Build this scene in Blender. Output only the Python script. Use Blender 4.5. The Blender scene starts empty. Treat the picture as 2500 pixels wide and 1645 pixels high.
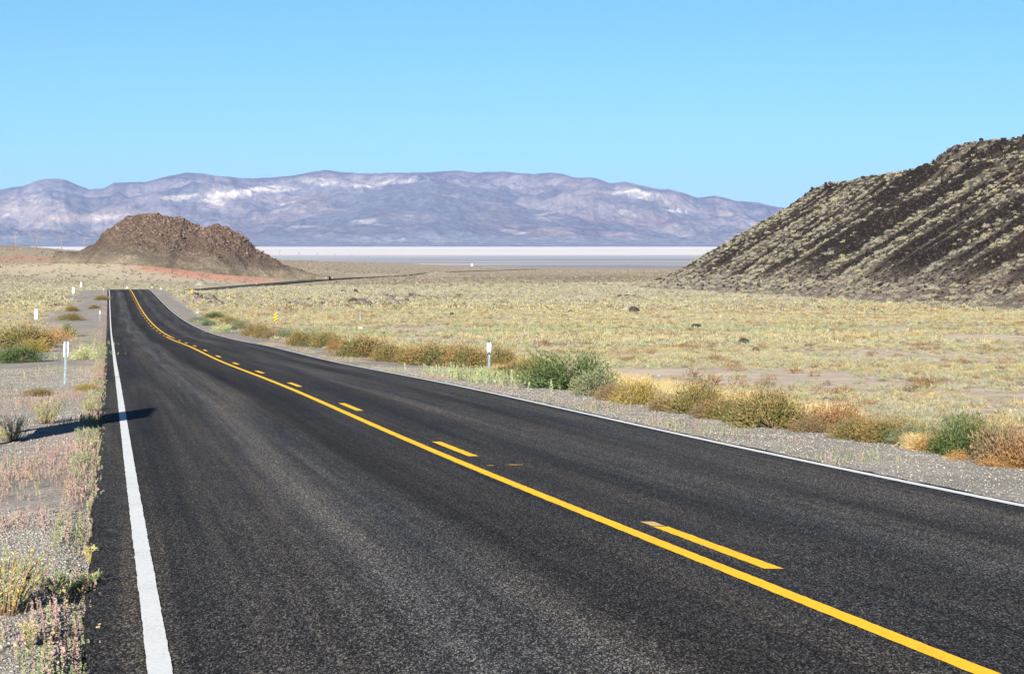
import bpy, math
import numpy as np

C = bpy.context.scene.collection
S = bpy.context.scene
R = math.radians

# ------------------------------------------------------------------ camera, sky, sun, exposure
EYE = 1.7                       # eye height above the road at the camera
F, CX, HY = 5987.0, 1250.0, 588.0   # focal length, centre column and eye-level row of the photograph (2500 px wide)
cam = bpy.data.objects.new('camera', bpy.data.cameras.new('camera'))
C.objects.link(cam)
cam.location = (0, 0, EYE)
cam.rotation_euler = (R(90), 0, 0)
cam.data.sensor_width = 36.0
cam.data.lens = 36.0 * F / 2500.0
cam.data.shift_y = -(822.5 - HY) / 2500.0
cam.data.clip_start = 0.2
cam.data.clip_end = 120000
S.camera = cam

SUN_EL, SUN_AZ = 13.5, 188.6       # degrees; azimuth clockwise from +Y (the way the camera looks)
W = bpy.data.worlds.new('World')
S.world = W
W.use_nodes = True
nt = W.node_tree
sky = nt.nodes.new('ShaderNodeTexSky')
sky.sky_type = 'NISHITA'
sky.sun_disc = False
sky.sun_elevation = R(SUN_EL)
sky.sun_rotation = R(SUN_AZ)
sky.altitude = 1500
sky.air_density = 0.8
sky.dust_density = 0.5
sky.ozone_density = 6.0
bg = nt.nodes['Background']
bg.inputs['Strength'].default_value = 0.05
tint = nt.nodes.new('ShaderNodeMix')
tint.data_type = 'RGBA'; tint.blend_type = 'MULTIPLY'
tint.inputs[0].default_value = 1.0
nt.links.new(sky.outputs['Color'], tint.inputs[6])
tint.inputs[7].default_value = (1.03, 1.07, 1.0, 1)
nt.links.new(tint.outputs[2], bg.inputs['Color'])

sl = bpy.data.lights.new('sun', 'SUN')
sl.energy = 5.0
sl.angle = R(0.5)
sl.color = (1.0, 0.945, 0.86)
sun = bpy.data.objects.new('sun', sl)
C.objects.link(sun)
sun.location = (-20, -200, 80)
sd = np.array([math.sin(R(SUN_AZ)) * math.cos(R(SUN_EL)), math.cos(R(SUN_AZ)) * math.cos(R(SUN_EL)), math.sin(R(SUN_EL))])
from mathutils import Vector
sun.rotation_euler = Vector(-sd).to_track_quat('-Z', 'Y').to_euler()

S.view_settings.view_transform = 'Standard'
S.view_settings.look = 'None'
S.view_settings.gamma = 1.0
S.view_settings.exposure = 1.5
S.cycles.use_denoising = True
S.cycles.denoiser = 'OPENIMAGEDENOISE'
S.cycles.max_bounces = 5
S.cycles.diffuse_bounces = 2
S.cycles.glossy_bounces = 2
S.cycles.transmission_bounces = 2
S.cycles.volume_bounces = 0
S.cycles.sample_clamp_indirect = 4.0

# ------------------------------------------------------------------ small helpers
rng = np.random.default_rng(11)


def smooth(a, b, x):
    t = np.clip((np.asarray(x, float) - a) / (b - a), 0, 1)
    return t * t * (3 - 2 * t)


def _hash(ix, iy, seed):
    h = (ix.astype(np.int64) * 374761393 + iy.astype(np.int64) * 668265263 + seed * 1442695041) & 0xFFFFFFFF
    h = ((h ^ (h >> 13)) * 1274126177) & 0xFFFFFFFF
    h = ((h ^ (h >> 16)) * 2246822519) & 0xFFFFFFFF
    return ((h ^ (h >> 15)) & 0xFFFFFF) / float(0xFFFFFF)


def vnoise(x, y, seed=0):
    """Smooth value noise in -1..1."""
    x = np.asarray(x, float); y = np.asarray(y, float)
    ix = np.floor(x); iy = np.floor(y)
    fx = x - ix; fy = y - iy
    fx = fx * fx * fx * (fx * (fx * 6 - 15) + 10); fy = fy * fy * fy * (fy * (fy * 6 - 15) + 10)
    a = _hash(ix, iy, seed); b = _hash(ix + 1, iy, seed); c = _hash(ix, iy + 1, seed); d = _hash(ix + 1, iy + 1, seed)
    return 2 * ((a * (1 - fx) + b * fx) * (1 - fy) + (c * (1 - fx) + d * fx) * fy) - 1


def fbm(x, y, seed=0, octv=4, gain=0.5):
    s, a, t = 0, 1.0, 0
    for i in range(octv):
        s = s + a * vnoise(x * 2 ** i + 17.3 * i, y * 2 ** i - 9.1 * i, seed + i)
        t += a
        a *= gain
    return s / t


def ridged(x, y, seed=0, octv=5, gain=0.5):
    s, a, t = 0, 1.0, 0
    for i in range(octv):
        n = 1 - np.abs(vnoise(x * 2 ** i + 5.7 * i, y * 2 ** i + 3.1 * i, seed + i) * 1.6)
        s = s + a * np.clip(n, -0.6, 1)
        t += a
        a *= gain
    return s / t


def pchip(xk, yk):
    xk = np.array(xk, float); yk = np.array(yk, float)
    h = np.diff(xk); d = np.diff(yk) / h
    m = np.zeros(len(xk)); m[0] = d[0]; m[-1] = d[-1]
    for i in range(1, len(xk) - 1):
        m[i] = (d[i - 1] * h[i] + d[i] * h[i - 1]) / (h[i] + h[i - 1])

    def f(x):
        x = np.asarray(x, float)
        i = np.clip(np.searchsorted(xk, x) - 1, 0, len(h) - 1)
        t = (x - xk[i]) / h[i]
        t2, t3 = t * t, t * t * t
        y = (2 * t3 - 3 * t2 + 1) * yk[i] + (t3 - 2 * t2 + t) * h[i] * m[i] + (-2 * t3 + 3 * t2) * yk[i + 1] + (t3 - t2) * h[i] * m[i + 1]
        y = np.where(x < xk[0], yk[0] + m[0] * (x - xk[0]), y)
        return np.where(x > xk[-1], yk[-1] + m[-1] * (x - xk[-1]), y)
    return f


def mesh(name, V, Fs, mat=None, attrs=None, shade=False, parent=None, uv=None, link=True):
    """V (n,3); Fs list of arrays of faces (m,3) and/or (m,4)."""
    me = bpy.data.meshes.new(name)
    V = np.asarray(V, np.float32)
    if isinstance(Fs, np.ndarray):
        Fs = [Fs]
    Fs = [np.asarray(f, np.int32) for f in Fs if len(f)]
    me.vertices.add(len(V))
    me.vertices.foreach_set('co', V.ravel())
    idx = np.concatenate([f.ravel() for f in Fs])
    tot = np.concatenate([np.full(len(f), f.shape[1], np.int32) for f in Fs])
    st = np.concatenate([[0], np.cumsum(tot)[:-1]]).astype(np.int32)
    me.loops.add(len(idx))
    me.loops.foreach_set('vertex_index', idx)
    me.polygons.add(len(tot))
    me.polygons.foreach_set('loop_start', st)
    me.polygons.foreach_set('loop_total', tot)
    if shade:
        me.polygons.foreach_set('use_smooth', np.ones(len(tot), bool))
    me.update(calc_edges=True)
    for k, a in (attrs or {}).items():
        a = np.asarray(a, np.float32)
        if a.ndim == 1:
            at = me.attributes.new(k, 'FLOAT', 'POINT')
            at.data.foreach_set('value', a)
        else:
            at = me.attributes.new(k, 'FLOAT_COLOR', 'POINT')
            if a.shape[1] == 3:
                a = np.concatenate([a, np.ones((len(a), 1), np.float32)], 1)
            at.data.foreach_set('color', a.ravel())
    if uv is not None:
        l = me.uv_layers.new(name='UVMap')
        l.data.foreach_set('uv', np.asarray(uv, np.float32)[idx].ravel())
    if mat:
        me.materials.append(mat)
    if not link:
        return me
    o = bpy.data.objects.new(name, me)
    C.objects.link(o)
    if parent:
        o.parent = parent
    return o


def put(name, me, parent=None):
    o = bpy.data.objects.new(name, me)
    C.objects.link(o)
    if parent:
        o.parent = parent
    return o


def tag(o, label=None, cat=None, group=None, kind=None):
    for k, v in (('label', label), ('category', cat), ('group', group), ('kind', kind)):
        if v:
            o[k] = v
    return o


def empty(name, loc=(0, 0, 0), rz=0.0):
    o = bpy.data.objects.new(name, None)
    o.empty_display_size = 0.3
    o.location = loc
    o.rotation_euler = (0, 0, rz)
    C.objects.link(o)
    return o


def copy_tree(o, parent=None):
    c = o.copy()
    C.objects.link(c)
    if parent:
        c.parent = parent
    for ch in list(o.children):
        copy_tree(ch, c)
    return c


def grid_faces(nr, nc, wrap=False):
    i = np.arange(nr - 1)[:, None]; j = np.arange(nc if wrap else nc - 1)[None, :]
    a = i * nc + j; b = i * nc + (j + 1) % nc
    return np.stack([a, b, b + nc, a + nc], -1).reshape(-1, 4)


class MB:
    """Collects boxes, tubes and sheets into one mesh."""
    def __init__(s):
        s.v, s.q, s.t, s.n = [], [], [], 0

    def add(s, V, Q=None, T=None):
        V = np.asarray(V, float)
        s.v.append(V)
        if Q is not None: s.q.append(np.asarray(Q) + s.n)
        if T is not None: s.t.append(np.asarray(T) + s.n)
        s.n += len(V)

    def box(s, c, d, rz=0.0):
        x, y, z = np.array(d) / 2
        V = np.array([[a, b, e] for a in (-x, x) for b in (-y, y) for e in (-z, z)])
        cs, sn = math.cos(rz), math.sin(rz)
        V = np.stack([V[:, 0] * cs - V[:, 1] * sn, V[:, 0] * sn + V[:, 1] * cs, V[:, 2]], 1) + np.array(c)
        s.add(V, [[0, 1, 3, 2], [4, 6, 7, 5], [0, 4, 5, 1], [2, 3, 7, 6], [0, 2, 6, 4], [1, 5, 7, 3]])

    def tube(s, pts, rad, n=8):
        pts = np.array(pts, float); rad = np.broadcast_to(rad, (len(pts),))
        rings = []
        for k in range(len(pts)):
            d = pts[min(k + 1, len(pts) - 1)] - pts[max(k - 1, 0)]
            d = d / (np.linalg.norm(d) + 1e-9)
            a = np.cross(d, [0, 1, 0] if abs(d[1]) < .9 else [1, 0, 0]); a /= np.linalg.norm(a)
            b = np.cross(d, a)
            t = np.arange(n) * 2 * math.pi / n
            rings.append(pts[k] + rad[k] * (np.cos(t)[:, None] * a + np.sin(t)[:, None] * b))
        V = np.concatenate(rings + [pts[:1], pts[-1:]])
        L = len(pts) * n
        T = [[L, (j + 1) % n, j] for j in range(n)] + [[L + 1, L - n + j, L - n + (j + 1) % n] for j in range(n)]
        s.add(V, grid_faces(len(pts), n, True), T)

    def extrude(s, prof, z0, z1):
        """Open profile (x,y) extruded from z0 to z1 with thickness 4 mm."""
        P = np.array(prof, float)
        d = np.gradient(P, axis=0); nn = np.stack([-d[:, 1], d[:, 0]], 1); nn /= np.linalg.norm(nn, axis=1)[:, None]
        loop = np.concatenate([P, (P + nn * .004)[::-1]])
        m = len(loop)
        V = np.concatenate([np.c_[loop, np.full(m, z0)], np.c_[loop, np.full(m, z1)]])
        Q = [[j, (j + 1) % m, m + (j + 1) % m, m + j] for j in range(m)]
        k = len(P)
        Q += [[m + j, m + j + 1, m + m - 2 - j, m + m - 1 - j] for j in range(k - 1)]
        s.add(V, Q)

    def build(s, name, mat, parent=None, shade=False, link=True):
        fs = []
        if s.q: fs.append(np.concatenate([np.asarray(q).reshape(-1, 4) for q in s.q]))
        if s.t: fs.append(np.concatenate([np.asarray(t).reshape(-1, 3) for t in s.t]))
        return mesh(name, np.concatenate(s.v), fs, mat, None, shade, parent, link=link)


# ------------------------------------------------------------------ materials
class NB:
    """A node-tree builder for short materials."""
    def __init__(s, name):
        s.m = bpy.data.materials.new(name)
        s.m.use_nodes = True
        s.t = s.m.node_tree
        s.t.nodes.clear()
        s.out = s.n('ShaderNodeOutputMaterial')

    def n(s, typ, **kw):
        nd = s.t.nodes.new(typ)
        for k, v in kw.items():
            setattr(nd, k, v)
        return nd

    def l(s, a, b):
        s.t.links.new(a, b)

    def val(s, sock, v):
        if hasattr(v, 'is_output') or isinstance(v, bpy.types.NodeSocket):
            s.l(v, sock)
        else:
            sock.default_value = v

    def math(s, op, a, b=None, clamp=False):
        nd = s.n('ShaderNodeMath', operation=op, use_clamp=clamp)
        s.val(nd.inputs[0], a)
        if b is not None: s.val(nd.inputs[1], b)
        return nd.outputs[0]

    def mix(s, fac, a, b, blend='MIX'):
        nd = s.n('ShaderNodeMix', data_type='RGBA', blend_type=blend)
        s.val(nd.inputs[0], fac)
        s.val(nd.inputs[6], a if not isinstance(a, tuple) else (*a, 1))
        s.val(nd.inputs[7], b if not isinstance(b, tuple) else (*b, 1))
        return nd.outputs[2]

    def pos(s):
        return s.n('ShaderNodeNewGeometry').outputs['Position']

    def scale(s, v, xyz):
        nd = s.n('ShaderNodeVectorMath', operation='MULTIPLY')
        s.l(v, nd.inputs[0])
        nd.inputs[1].default_value = xyz
        return nd.outputs[0]

    def noise(s, vec, scale, detail=4, rough=.55, dist=0.0):
        nd = s.n('ShaderNodeTexNoise')
        s.l(vec, nd.inputs['Vector'])
        nd.inputs['Scale'].default_value = scale
        nd.inputs['Detail'].default_value = detail
        nd.inputs['Roughness'].default_value = rough
        nd.inputs['Distortion'].default_value = dist
        return nd.outputs['Fac']

    def voro(s, vec, scale, out='Color', rnd=1.0):
        nd = s.n('ShaderNodeTexVoronoi')
        s.l(vec, nd.inputs['Vector'])
        nd.inputs['Scale'].default_value = scale
        nd.inputs['Randomness'].default_value = rnd
        return nd.outputs[out]

    def map(s, v, a, b, c=0.0, d=1.0):
        nd = s.n('ShaderNodeMapRange')
        s.l(v, nd.inputs[0])
        for i, q in enumerate((a, b, c, d)): nd.inputs[i + 1].default_value = q
        return nd.outputs[0]

    def ramp(s, v, stops, interp='LINEAR'):
        nd = s.n('ShaderNodeValToRGB')
        s.l(v, nd.inputs[0])
        cr = nd.color_ramp
        cr.interpolation = interp
        while len(cr.elements) < len(stops): cr.elements.new(.5)
        for e, (p, c) in zip(cr.elements, stops):
            e.position = p
            e.color = (*c, 1)
        return nd.outputs[0]

    def attr(s, name, out='Color'):
        return s.n('ShaderNodeAttribute', attribute_name=name).outputs[out]

    def bump(s, h, dist, strength=1.0, nrm=None):
        nd = s.n('ShaderNodeBump')
        nd.inputs['Strength'].default_value = strength
        nd.inputs['Distance'].default_value = dist
        s.l(h, nd.inputs['Height'])
        if nrm is not None: s.l(nrm, nd.inputs['Normal'])
        return nd.outputs[0]

    def bsdf(s, col, rough=.9, nrm=None, spec=.15, metal=0.0, dr=0.0):
        nd = s.n('ShaderNodeBsdfPrincipled')
        s.val(nd.inputs['Base Color'], col if not isinstance(col, tuple) else (*col, 1))
        s.val(nd.inputs['Roughness'], rough)
        nd.inputs['Specular IOR Level'].default_value = spec
        nd.inputs['Metallic'].default_value = metal
        if 'Diffuse Roughness' in nd.inputs: nd.inputs['Diffuse Roughness'].default_value = dr
        if nrm is not None: s.l(nrm, nd.inputs['Normal'])
        s.l(nd.outputs[0], s.out.inputs[0])
        return s.m


def simple(name, col, rough=.7, metal=0.0, var=.12, sc=20.0, spec=.3):
    b = NB(name)
    co = b.n('ShaderNodeTexCoord').outputs['Object']
    f = b.map(b.noise(co, sc), .3, .7, 1 - var, 1 + var)
    c = b.mix(1.0, col, b.n('ShaderNodeCombineColor').outputs[0], 'MULTIPLY')
    cc = b.t.nodes[-2] if False else None
    comb = [n for n in b.t.nodes if n.bl_idname == 'ShaderNodeCombineColor'][0]
    for i in range(3): b.l(f, comb.inputs[i])
    return b.bsdf(c, rough, None, spec, metal)


def foliage_mat(name, trans=.2):
    b = NB(name)
    col = b.attr('col')
    d = b.n('ShaderNodeBsdfDiffuse'); b.l(col, d.inputs[0])
    t = b.n('ShaderNodeBsdfTranslucent'); b.l(col, t.inputs[0])
    m = b.n('ShaderNodeMixShader'); m.inputs[0].default_value = trans
    b.l(d.outputs[0], m.inputs[1]); b.l(t.outputs[0], m.inputs[2]); b.l(m.outputs[0], b.out.inputs[0])
    return b.m


def rock_mat(name, sc=3.0):
    b = NB(name)
    p = b.pos()
    f = b.map(b.noise(p, sc, 6, .65), .25, .75, .6, 1.35)
    comb = b.n('ShaderNodeCombineColor')
    for i in range(3): b.l(f, comb.inputs[i])
    c = b.mix(1.0, b.attr('col'), comb.outputs[0], 'MULTIPLY')
    return b.bsdf(c, .9, b.bump(b.noise(p, sc * 3, 5, .7), .25 / sc), .15)


M_FOL = foliage_mat('foliage')
M_ROCK = rock_mat('rock')
M_PEB = rock_mat('pebble', 60.0)
M_GALV = simple('galvanised_steel', (.17, .215, .245), .6, .2, .25, 15)
M_WHITE = simple('white_sheeting', (.84, .84, .84), .5, 0, .04, 12)
M_DARK = simple('dark_bracket', (.025, .03, .045), .6, 0, .2, 40)
M_ALU = simple('aluminium_back', (.80, .80, .80), .5, .1, .05, 8)
M_WOOD = simple('weathered_wood', (.24, .15, .09), .9, 0, .25, 6)
M_GLASS = simple('insulator', (.30, .32, .33), .3)
M_RUST = simple('rusty_steel', (.20, .13, .10), .85, .2, .3, 12)

# ------------------------------------------------------------------ road line and level
KZ = [8, 25, 50, 80, 110, 140, 170, 200, 240, 280, 330, 380, 430, 450, 480, 530, 620, 760, 1000, 1400, 1700, 2300, 2700]
KE = [-1.736, -2.29, -2.993, -3.925, -4.742, -5.646, -6.45, -7.076, -7.689, -8.078, -8.285, -8.393, -8.60, -8.90, -9.75, -11.35, -12.45, -13.6, -15.7, -19.6, -21.9, -27.2, -30.5]
road_e = pchip(KZ, KE)
T_ROAD = 0.1647
_cz = [-100, 0, 100, 200, 300, 400, 440, 470, 520, 570, 620, 760, 1000, 1400, 1700, 2300, 2700]
_cx = [3.79 - T_ROAD * z for z in _cz[:7]] + [-73.2, -78.2, -80.2, -80.6, -79.1, -75.9, -60.3, -52.6, -1.2, 40]
road_c = pchip(_cz, _cx)
D_LL, D_CL, D_CR, D_RL = -3.57, -0.118, 0.178, 3.573      # edge lines and the two centre lines
D_L, D_R = -3.88, 3.70                                      # asphalt edges

# ------------------------------------------------------------------ terrain level E(X, Y) relative to the eye
CP = []          # (photo column, distance, level)


def cpy(px, rows):
    for py, z in rows:
        CP.append((px, z, -(py - HY) / F * z))


for u in (-250, 0):
    for z, e in ((10, -1.85), (30, -2.5), (55, -3.24), (90, -4.35), (140, -5.7)): CP.append((u, z, e))
cpy(40, [(794, 218), (745, 320), (727, 390), (709, 470), (692, 620), (672, 800), (650, 950), (630, 1150), (606, 1400), (604, 1800), (614, 2600), (650, 4000), (655, 5600)])
cpy(-300, [(794, 218), (727, 390), (690, 620), (650, 950), (604, 1400), (602, 1800), (614, 2600), (655, 5600)])
cpy(340, [(708, 443), (716, 530), (702, 650), (684, 770), (662, 880), (648, 960), (640, 1100), (628, 1600), (624, 2400), (650, 4000), (655, 5600)])
cpy(620, [(797, 215), (737, 335), (719, 450), (704, 600), (695.5, 760), (684, 900), (668, 1050), (646, 1500), (632.5, 2400), (650, 4500), (655, 5600)])
cpy(1000, [(930, 66), (870, 97), (834, 140), (800, 200), (770, 260), (736, 370), (713, 520), (697, 700), (682, 1000), (672, 1350), (668, 1700), (655, 2300), (645.5, 2700), (652, 4000), (655, 5600)])
for z, e in ((10, -1.9), (25, -2.6), (50, -3.45)):
    CP.append((1500, z, e)); CP.append((2750, z, e - .1))
cpy(1500, [(873, 100), (822, 150), (789, 205), (757, 300), (713, 520), (694, 700), (682, 950), (670, 1500), (659, 2500), (659.5, 3000), (655, 5600)])
cpy(2050, [(873, 100), (822, 150), (757, 300), (735, 380), (706, 550), (691, 800), (673, 1500), (661, 2500), (655, 5600)])
cpy(2650, [(873, 100), (820, 150), (788, 205), (757, 300), (735, 380), (706, 550), (691, 800), (673, 1500), (661, 2500), (655, 5600)])
CP = np.array(CP)


def _tps(r2):
    return 0.5 * r2 * np.log(r2 + 1e-12)


_pu = np.arctan((CP[:, 0] - CX) / F) * 5; _pv = np.log(CP[:, 1]); _pq = (CP[:, 2] + 1.5) / CP[:, 1]
_n = len(CP)
_A = np.zeros((_n + 3, _n + 3))
_A[:_n, :_n] = _tps((_pu[:, None] - _pu) ** 2 + (_pv[:, None] - _pv) ** 2) + np.eye(_n) * 2e-3
_P = np.c_[np.ones(_n), _pu, _pv]
_A[:_n, _n:] = _P; _A[_n:, :_n] = _P.T
_W = np.linalg.solve(_A, np.r_[_pq, 0, 0, 0])


def base_e(X, Y):
    X = np.asarray(X, float); Y = np.asarray(Y, float)
    sh = X.shape
    X = X.ravel(); Y = Y.ravel()
    ang = np.arctan2(X, Y)
    rr = np.hypot(X, Y)
    a = np.clip(ang, -.26, .26)
    Z = np.maximum(rr * np.cos(a), .01)
    u = a * 5; v = np.log(np.clip(Z, 10, 5600))
    q = np.empty(len(X))
    for s in range(0, len(X), 60000):
        e = slice(s, s + 60000)
        q[e] = _tps((u[e, None] - _pu) ** 2 + (v[e, None] - _pv) ** 2) @ _W[:_n] + _W[_n] + _W[_n + 1] * u[e] + _W[_n + 2] * v[e]
    w = smooth(.3, 1.3, np.abs(ang))
    E = -1.5 + (1 - w) * q * Z + w * 60 * np.tanh(-.031 * Y / 60)
    return E.reshape(sh)


def ground_e(X, Y, micro=True):
    X = np.asarray(X, float); Y = np.asarray(Y, float)
    b = base_e(X, Y)
    d = X - road_c(Y)
    out = np.maximum(np.maximum(D_L - d, d - D_R), 0)
    er = road_e(Y)
    b = b + 2.3 * np.exp(-((X + 42) / 9) ** 2 - ((Y - 1420) / 130) ** 2)
    far = smooth(480, 640, Y)
    if micro:
        amp = .10 * smooth(3, 12, out) * smooth(5, 40, np.hypot(X, Y))
        b = b + amp * fbm(X / 9, Y / 9, 3, 3) + smooth(20, 70, out) * smooth(120, 700, Y) * .8 * fbm(X / 55, Y / 80, 5, 3)
    drop = .10 + .25 * far
    near = er - drop * (1 - smooth(0, .25 + 2 * far, out)) - (.045 + .10 * far) * smooth(0, .25, out) - .035 * np.minimum(out, 5)
    if micro:
        near = near + .02 * smooth(.2, 1.2, out) * fbm(X / .9, Y / .9, 8, 3)
    w = smooth(2.0 + 2 * far, 8.0 + 3 * far, out)
    w = np.maximum(w, smooth(2500, 2700, Y))
    w = np.maximum(w, smooth(-60, -90, Y))
    return near * (1 - w) + b * w


def gz(X, Y):
    return ground_e(X, Y) + EYE


def locate(px, py, zmin=9.0, zmax=4000.0):
    """World point where the line of sight through a place seen in the photograph meets the terrain."""
    z = np.exp(np.linspace(math.log(zmin), math.log(zmax), 2500))
    X = (px - CX) / F * z
    e = ground_e(X, z, False) + (py - HY) / F * z
    k = np.argmax(e > 0)
    if e[k] <= 0: k = len(z) - 1
    if k > 0:
        t = e[k - 1] / (e[k - 1] - e[k]); zz = z[k - 1] + t * (z[k] - z[k - 1])
    else:
        zz = z[0]
    x = (px - CX) / F * zz
    return float(x), float(zz), float(gz(np.array([x]), np.array([zz]))[0])


# ------------------------------------------------------------------ ground sheet
ang = np.concatenate([np.radians(np.arange(-180, -14, 4.0)), np.radians(np.arange(-14, 14.0001, .065)), np.radians(np.arange(18, 180, 4.0))])
rad = np.concatenate([np.linspace(.6, 8, 26)[:-1], np.exp(np.arange(math.log(8), math.log(6200), .0095))])
AA, RR = np.meshgrid(ang, rad)
GX, GY = RR * np.sin(AA), RR * np.cos(AA)
GE = ground_e(GX, GY)
V = np.stack([GX, GY, GE + EYE], -1).reshape(-1, 3)
V = np.concatenate([V, [[0, 0, float(gz(np.array([0.]), np.array([0.]))[0])]]])
nc = len(ang)
Q = grid_faces(len(rad), nc, True)[:, ::-1]
Tc = np.array([[len(V) - 1, (j + 1) % nc, j] for j in range(nc)])
gx, gy = V[:, 0], V[:, 1]
gd = gx - road_c(gy)
uu = gx / np.maximum(gy, 1)


def zone(cx, cz, rx, rz, soft=.35, ns=.5, seed=0):
    """A patch of ground with a broken edge, centre and radii in metres."""
    r = np.hypot((gx - cx) / rx, (gy - cz) / rz) + ns * fbm(gx / (rx * .5), gy / (rz * .5), seed, 4)
    return (1 - smooth(1 - soft, 1 + soft, r))[:, None]


soil = np.tile(np.array([[.330, .275, .215]]), (len(V), 1))
pn = fbm(gx / 14, gy / 22, 21, 4)[:, None]
soil = soil * (1 + .16 * pn)
far = smooth(520, 900, gy)[:, None] * (gy > 0)[:, None]
brown = np.array([.225, .182, .122])
soil = soil * (1 - .75 * far) + brown * .75 * far
lf = smooth(-.03, -.12, uu)[:, None]                        # the slope to the west of the road
soil = soil * (1 - zone(-165, 880, 85, 120, .4, .5, 31) * lf) + np.array([.36, .305, .215]) * zone(-165, 880, 85, 120, .4, .5, 31) * lf
z1 = zone(-210, 1110, 70, 90, .4, .5, 33); soil = soil * (1 - .85 * z1) + np.array([.31, .19, .145]) * .85 * z1
z2 = zone(-118, 925, 24, 52, .4, .4, 35); soil = soil * (1 - 1.0 * z2) + np.array([.41, .205, .140]) * .95 * z2
z2b = zone(-102, 880, 20, 46, .4, .4, 36); soil = soil * (1 - .9 * z2b) + np.array([.41, .205, .140]) * .9 * z2b
z3 = zone(-60, 1350, 70, 150, .4, .4, 37); soil = soil * (1 - .5 * z3) + np.array([.33, .28, .19]) * .5 * z3
z4 = zone(25, 1150, 55, 230, .4, .5, 39); soil = soil * (1 - .85 * z4) + np.array([.185, .140, .105]) * .85 * z4
z5 = zone(36, 745, 17, 55, .4, .5, 41); soil = soil * (1 - .8 * z5) + np.array([.40, .34, .27]) * .8 * z5
z6 = zone(130, 2200, 160, 300, .4, .5, 43); soil = soil * (1 - .5 * z6) + np.array([.34, .24, .16]) * .5 * z6
z7 = .35 * zone(21, 103, 8, 12, .6, .7, 45); soil = soil * (1 - .8 * z7) + np.array([.36, .31, .27]) * .8 * z7
outd = np.maximum(np.maximum(D_L - gd, gd - D_R), 0)
near_rd = (gy > -60) & (gy < 470)
wl = 5.2 + 2.2 * fbm(gx * 0 + 2, gy / 14, 51, 3) + 1.6 * fbm(gx / 3, gy / 4, 52, 3)
wr = 2.6 + .9 * fbm(gx * 0 + 5, gy / 9, 53, 3) + .5 * fbm(gx / 2, gy / 3, 54, 3)
grav = np.where(gd < 0, 1 - smooth(wl - .8, wl + .8, outd), 1 - smooth(wr - .4, wr + .6, outd)) * near_rd
g_ = grav[:, None]
soil = soil * (1 - g_) + np.array([.215, .200, .172]) * (1 + .08 * pn) * g_
pinkn = smooth(.0, .5, fbm(gx / 1.2, gy / 5, 61, 3) + .25)
pink = (1 - smooth(.35, 1.1, outd)) * near_rd * pinkn * smooth(18, 40, gy)
pink = np.where(gd < 0, pink, pink * .6)[:, None]
soil = soil * (1 - .65 * pink) + np.array([.34, .22, .19]) * .65 * pink

b = NB('desert_soil')
p = b.pos()
g = b.attr('grav', 'Fac')
col = b.attr('soil')
n1 = b.map(b.noise(p, .55, 6, .62), .3, .7, .74, 1.22)
n2 = b.map(b.noise(p, 9.0, 5, .7), .25, .75, .72, 1.25)
nn = b.math('MULTIPLY', n1, n2)
vc = b.n('ShaderNodeSeparateColor'); b.l(b.voro(p, 42.0), vc.inputs[0])
vc2 = b.n('ShaderNodeSeparateColor'); b.l(b.voro(p, 95.0), vc2.inputs[0])
sp = b.math('ADD', b.map(vc.outputs[0], 0, 1, .45, 1.25), b.map(vc2.outputs[0], .0, 1, -.25, .45))
spk = b.n('ShaderNodeMix', data_type='FLOAT'); b.l(g, spk.inputs[0]); spk.inputs[2].default_value = 1.0; b.l(sp, spk.inputs[3])
tot = b.math('MULTIPLY', nn, spk.outputs[0])
comb = b.n('ShaderNodeCombineColor')
for i in range(3): b.l(tot, comb.inputs[i])
c2 = b.mix(1.0, col, comb.outputs[0], 'MULTIPLY')
hgt = b.math('ADD', b.math('MULTIPLY', b.voro(p, 42.0, 'Distance'), b.math('MULTIPLY', g, -.5)), b.noise(p, 14.0, 5, .7))
M_SOIL = b.bsdf(c2, .95, b.bump(hgt, .012, .55), .05, 0.0, .30)
ground = mesh('ground', V, [Q, Tc], M_SOIL, {'soil': np.clip(soil, 0, 1), 'grav': grav}, True)
tag(ground, 'dry tan desert ground sloping away to the valley', 'ground', kind='structure')

# ------------------------------------------------------------------ road
ys = np.concatenate([np.arange(-60, 8, 2.0), np.arange(8, 24, .06), np.arange(24, 45, .15), np.arange(45, 130, .6), np.arange(130, 470, 1.0), np.arange(470, 2560, 6.0)])


def road_strip(d0, d1, ya, yb, lift, nx, step=None, rag=0.0, seed=0, rf=.11):
    yy = ys[(ys >= ya) & (ys <= yb)] if step is None else np.arange(ya, yb + step * .5, step)
    if step is None: yy = np.unique(np.r_[ya, yy, yb])
    dd = np.linspace(0, 1, nx)[None, :]
    lo = d0 + rag * fbm(yy / rf, yy * 0 + seed, 71 + seed, 4)[:, None]
    hi = d1 + rag * fbm(yy / rf, yy * 0 + seed + 9, 75 + seed, 4)[:, None]
    D = lo + (hi - lo) * dd
    Y = np.broadcast_to(yy[:, None], D.shape)
    X = road_c(Y) + D
    Zz = road_e(Y) + EYE + lift - .008 * (np.abs(D) / 3.6) ** 2
    V = np.stack([X, Y, Zz], -1).reshape(-1, 3)
    return V, grid_faces(len(yy), nx), np.stack([D, Y], -1).reshape(-1, 2)


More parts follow.
